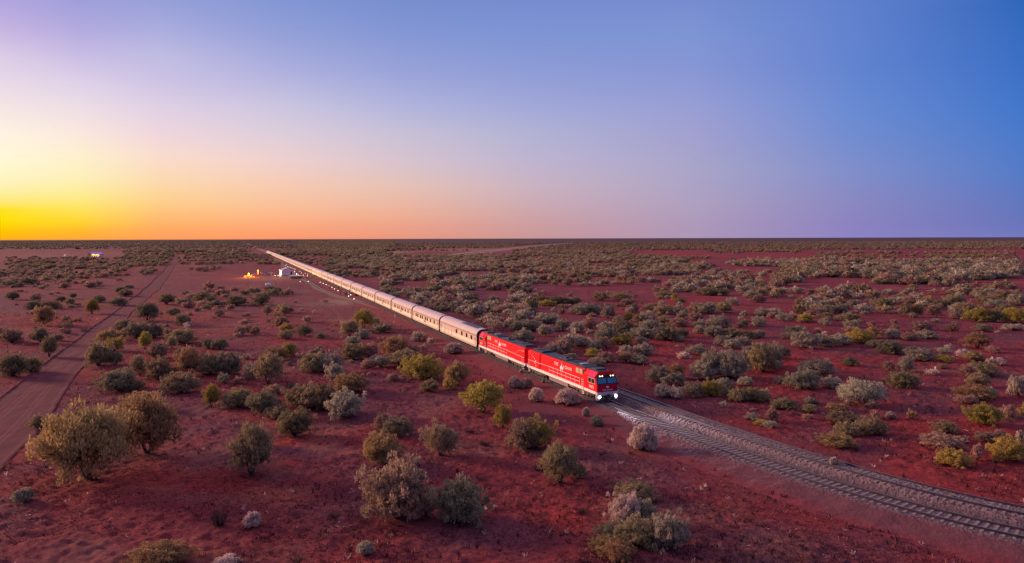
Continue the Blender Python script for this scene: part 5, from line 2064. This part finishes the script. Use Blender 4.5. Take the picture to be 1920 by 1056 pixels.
# white rounded tank
p = at(503, 538.2)
k = p.y / F
r = empty("water_tank", p, R(12), "small white rounded tank on legs, alone on red dirt below the shed", "tank")
b = MB()
secs = []
for i in range(7):
    t = i / 6 - .5
    rr = 3.2 * k * (1 - (abs(t) * 2) ** 4 * .45)
    secs.append([(t * 10.5 * k, rr * .9 * math.cos(2 * math.pi * j / 14), 4.4 * k + rr * math.sin(2 * math.pi * j / 14)) for j in range(14)])
b.loft(secs)
b.build("tank_body", M_TANKW, r, smooth=True)
for x in (-3.4, 3.0):
    for y in (-1.6, 1.6):
        b = MB()
        b.box(x * k - .1, x * k + .1, y * k - .1, y * k + .1, 0, 2.4 * k)
        b.build("leg", M_PALE if x < 0 else M_DARK, r)
p = at(513.2, 535.4)
b = MB()
b.tube((0, 0, 0), (0, 0, 1.2), .10, .08, 7)
disc(b, (0, 0, 1.2), (0, 0, 1), .14, .06, 8)
o = b.build("marker_post", M_PALE)
o.location = p
tag(o, "short pale post standing just beyond the white tank", "post")

# switch stand at the points
p = at(740, 596.5)
k = p.y / F
r = empty("switch_stand", p, R(-20), "small white switch stand with a cross arm at the track points", "switch stand")
b = MB()
b.tube((0, 0, 0), (0, 0, 8.2 * k), .09, .07, 7)
b.build("post", M_TANKW, r)
b = MB()
b.poly([(-3.2 * k, 0, .05), (3.2 * k, 0, .05), (.9 * k, 0, 3.2 * k), (-.9 * k, 0, 3.2 * k)], (0, .3, 0))
b.build("stand_base", M_TANKW, r)
b = MB()
b.box(0, 15 * k, -.08, .08, .05, .22)
b.build("throw_rod", M_RAILTOP, r)
# track-side pipe remains near the second locomotive
p = at(907, 671)
b = MB()
rng_ = random.Random(3)
for i in range(14):
    a = rng_.uniform(0, 6.28)
    c = Vector((rng_.uniform(-1, 1), rng_.uniform(-.4, .4), .12))
    b.tube(c, c + Vector((math.cos(a) * .6, math.sin(a) * .4, rng_.uniform(0, .22))), .06, .04, 5)
o = b.build("rubble_pile", M_PALE)
o.location = p
tag(o, "small heap of pale rubble beside the second locomotive", "rubble")


# ---------------------------------------------------------------- homestead and the far marks
def homestead():
    p = at(179, 482.2)
    k = p.y / F
    az = math.atan2(p.x, p.y)
    r = empty("homestead", p, -az, "long far house with lilac roof and lit yellow wall beyond the scrub", "house")
    b = MB()
    b.box(-6.2 * k, 6.5 * k, 0, 8, 1.2 * k, 5.6 * k)
    b.build("wall", mat("lit_yellow_wall", (0.85, 0.52, 0.22), .8, var=.15, scale=.5), r)
    for x in (-3.4, 3.0):
        b = MB()
        b.box(x * k - .25, x * k + .25, -1.3, -1.0, 5.1 * k, 5.4 * k)
        o = b.build("eave_lamp", M_WLAMP, r)
        ld = bpy.data.lights.new("eave_lamp_light", 'POINT')
        ld.energy, ld.color, ld.shadow_soft_size = 420, (1.0, .72, .34), .3
        lo = bpy.data.objects.new("eave_lamp_light", ld)
        C.objects.link(lo)
        lo.parent = o
        lo.location = (x * k, -2.6, 4.4 * k)
    b = MB()
    for x in np.arange(-5.2, 5, 2.1):
        b.box((x) * k, (x + .35) * k, -.06, .02, 1.3 * k, 5.3 * k)
    b.build("wall_posts", M_UNDER, r)
    b = MB()
    b.loft([[(x, -1.8, 5.6 * k), (x, 4, 9.0 * k), (x, 9.5, 5.6 * k)] for x in (-8 * k, 11 * k)])
    b.build("roof", mat("lilac_roof", (0.42, 0.38, 0.66), .45, var=.1), r)
    b = MB()
    b.box(6.6 * k, 12.5 * k, -.5, 6, 1.5 * k, 5.4 * k)
    b.build("annex", mat("grey_annex", (0.30, 0.26, 0.36), .7), r)
    b = MB()
    b.box(-12.4 * k, -6.3 * k, .5, 7, 1.2 * k, 5.2 * k)
    b.loft([[(x, -.5, 5.2 * k), (x, 4, 7.8 * k), (x, 8, 5.2 * k)] for x in (-13 * k, -6.3 * k)])
    b.build("verandah", mat("brown_verandah", (0.24, 0.13, 0.09), .8), r)
    b = MB()
    b.box(-14 * k, -2 * k, -3.2, -2.8, 0, 1.0)
    o = b.build("low_fence", M_PALE)
    o.location, o.rotation_euler = p, (0, 0, -az)
    tag(o, "low pale fence along the front of the far house", "fence")
    q = at(187.2, 483.4)
    r2 = empty("parked_van", q, -az + .2, "white van parked at the end of the far house", "van")
    b = MB()
    b.loft([[(x, -1.0, .45), (x, -1.0, zt - .2), (x, -.8, zt), (x, .8, zt), (x, 1.0, zt - .2), (x, 1.0, .45)] for x, zt in ((-2.6, 1.3), (-1.7, 1.45), (-1.1, 2.3), (2.5, 2.3))])
    b.build("body", M_TANKW, r2, bevel=.05)
    for x in (-1.6, 1.6):
        for y in (-.95, .95):
            b = MB()
            disc(b, (x, y, .4), (0, 1 if y > 0 else -1, 0), .4, .12, 12)
            b.build("wheel", M_DARK, r2)
    b = MB()
    b.box(-1.0, 1.8, -1.03, -1.0, 1.4, 2.0)
    b.build("window", M_PANE, r2)
    q = at(121.5, 481.0)
    b = MB()
    b.poly([(-2.6, 3, 2.4), (.0, 3, 2.4), (3.2, -4, .3), (.6, -4, .3)], (0, 0, .2))
    o = b.build("sloping_panel", M_PALE)
    o.location = q
    tag(o, "pale sloping panel lying on open ground away from the far house", "panel")
    b = MB()
    for x in (.4, 1.4):
        b.box(-1.6 + x, -1.4 + x, 2.2, 2.4, -.05, 2.3)
    b.build("support_leg", M_UNDER, o)
    q = at(435.8, 473.4)
    k = q.y / F
    r3 = empty("water_tower", q, 0, "tiny far white tank on the plain beyond the bonfire", "tank")
    b = MB()
    secs = []
    for z, rr in ((1.0, 1.0), (1.4, 1.25), (4.2, 1.25), (4.8, .5)):
        secs.append([(rr * k * math.cos(j * math.pi / 6), rr * k * math.sin(j * math.pi / 6), z * k) for j in range(12)])
    b.loft(secs)
    b.build("tank_body", M_TANKW, r3, smooth=True)
    b = MB()
    for a in range(4):
        b.tube((k * math.cos(a * 1.57 + .7), k * math.sin(a * 1.57 + .7), 0), (.8 * k * math.cos(a * 1.57 + .7), .8 * k * math.sin(a * 1.57 + .7), 1.05 * k), .12)
    b.build("stand", M_UNDER, r3)
    for px, py, hp, l in ((790.5, 469.5, 6.5, "thin white mast far beyond the coaches by the pale grass"), (1479, 594.5, 5.5, "thin white peg among bushes beyond the empty track"), (1792, 611.5, 4.0, "small white peg beside dry bushes far beyond the empty track")):
        q = at(px, py)
        k = q.y / F
        b = MB()
        b.tube((0, 0, 0), (0, 0, hp * k), .3 * k, .2 * k, 6)
        disc(b, (0, 0, hp * k), (0, 0, 1), .42 * k, .3 * k, 8)
        o = b.build("marker_post", M_TANKW)
        o.location = q
        tag(o, l, "post")
    q = at(694, 475.8)
    k = q.y / F
    b = MB()
    b.loft([[(x * k, -.8 * k, 0), (x * k, -.8 * k, z * k), (x * k, .8 * k, z * k), (x * k, .8 * k, 0)] for x, z in ((-1.4, .7), (-1.1, 1.5), (1.1, 1.5), (1.4, .9))])
    o = b.build("tarpaulin_stack", mat("teal_tarp", (0.03, 0.42, 0.48), .6))
    o.location = q
    tag(o, "tiny teal tarpaulin heap in the far scrub beyond the train", "tarpaulin")


homestead()
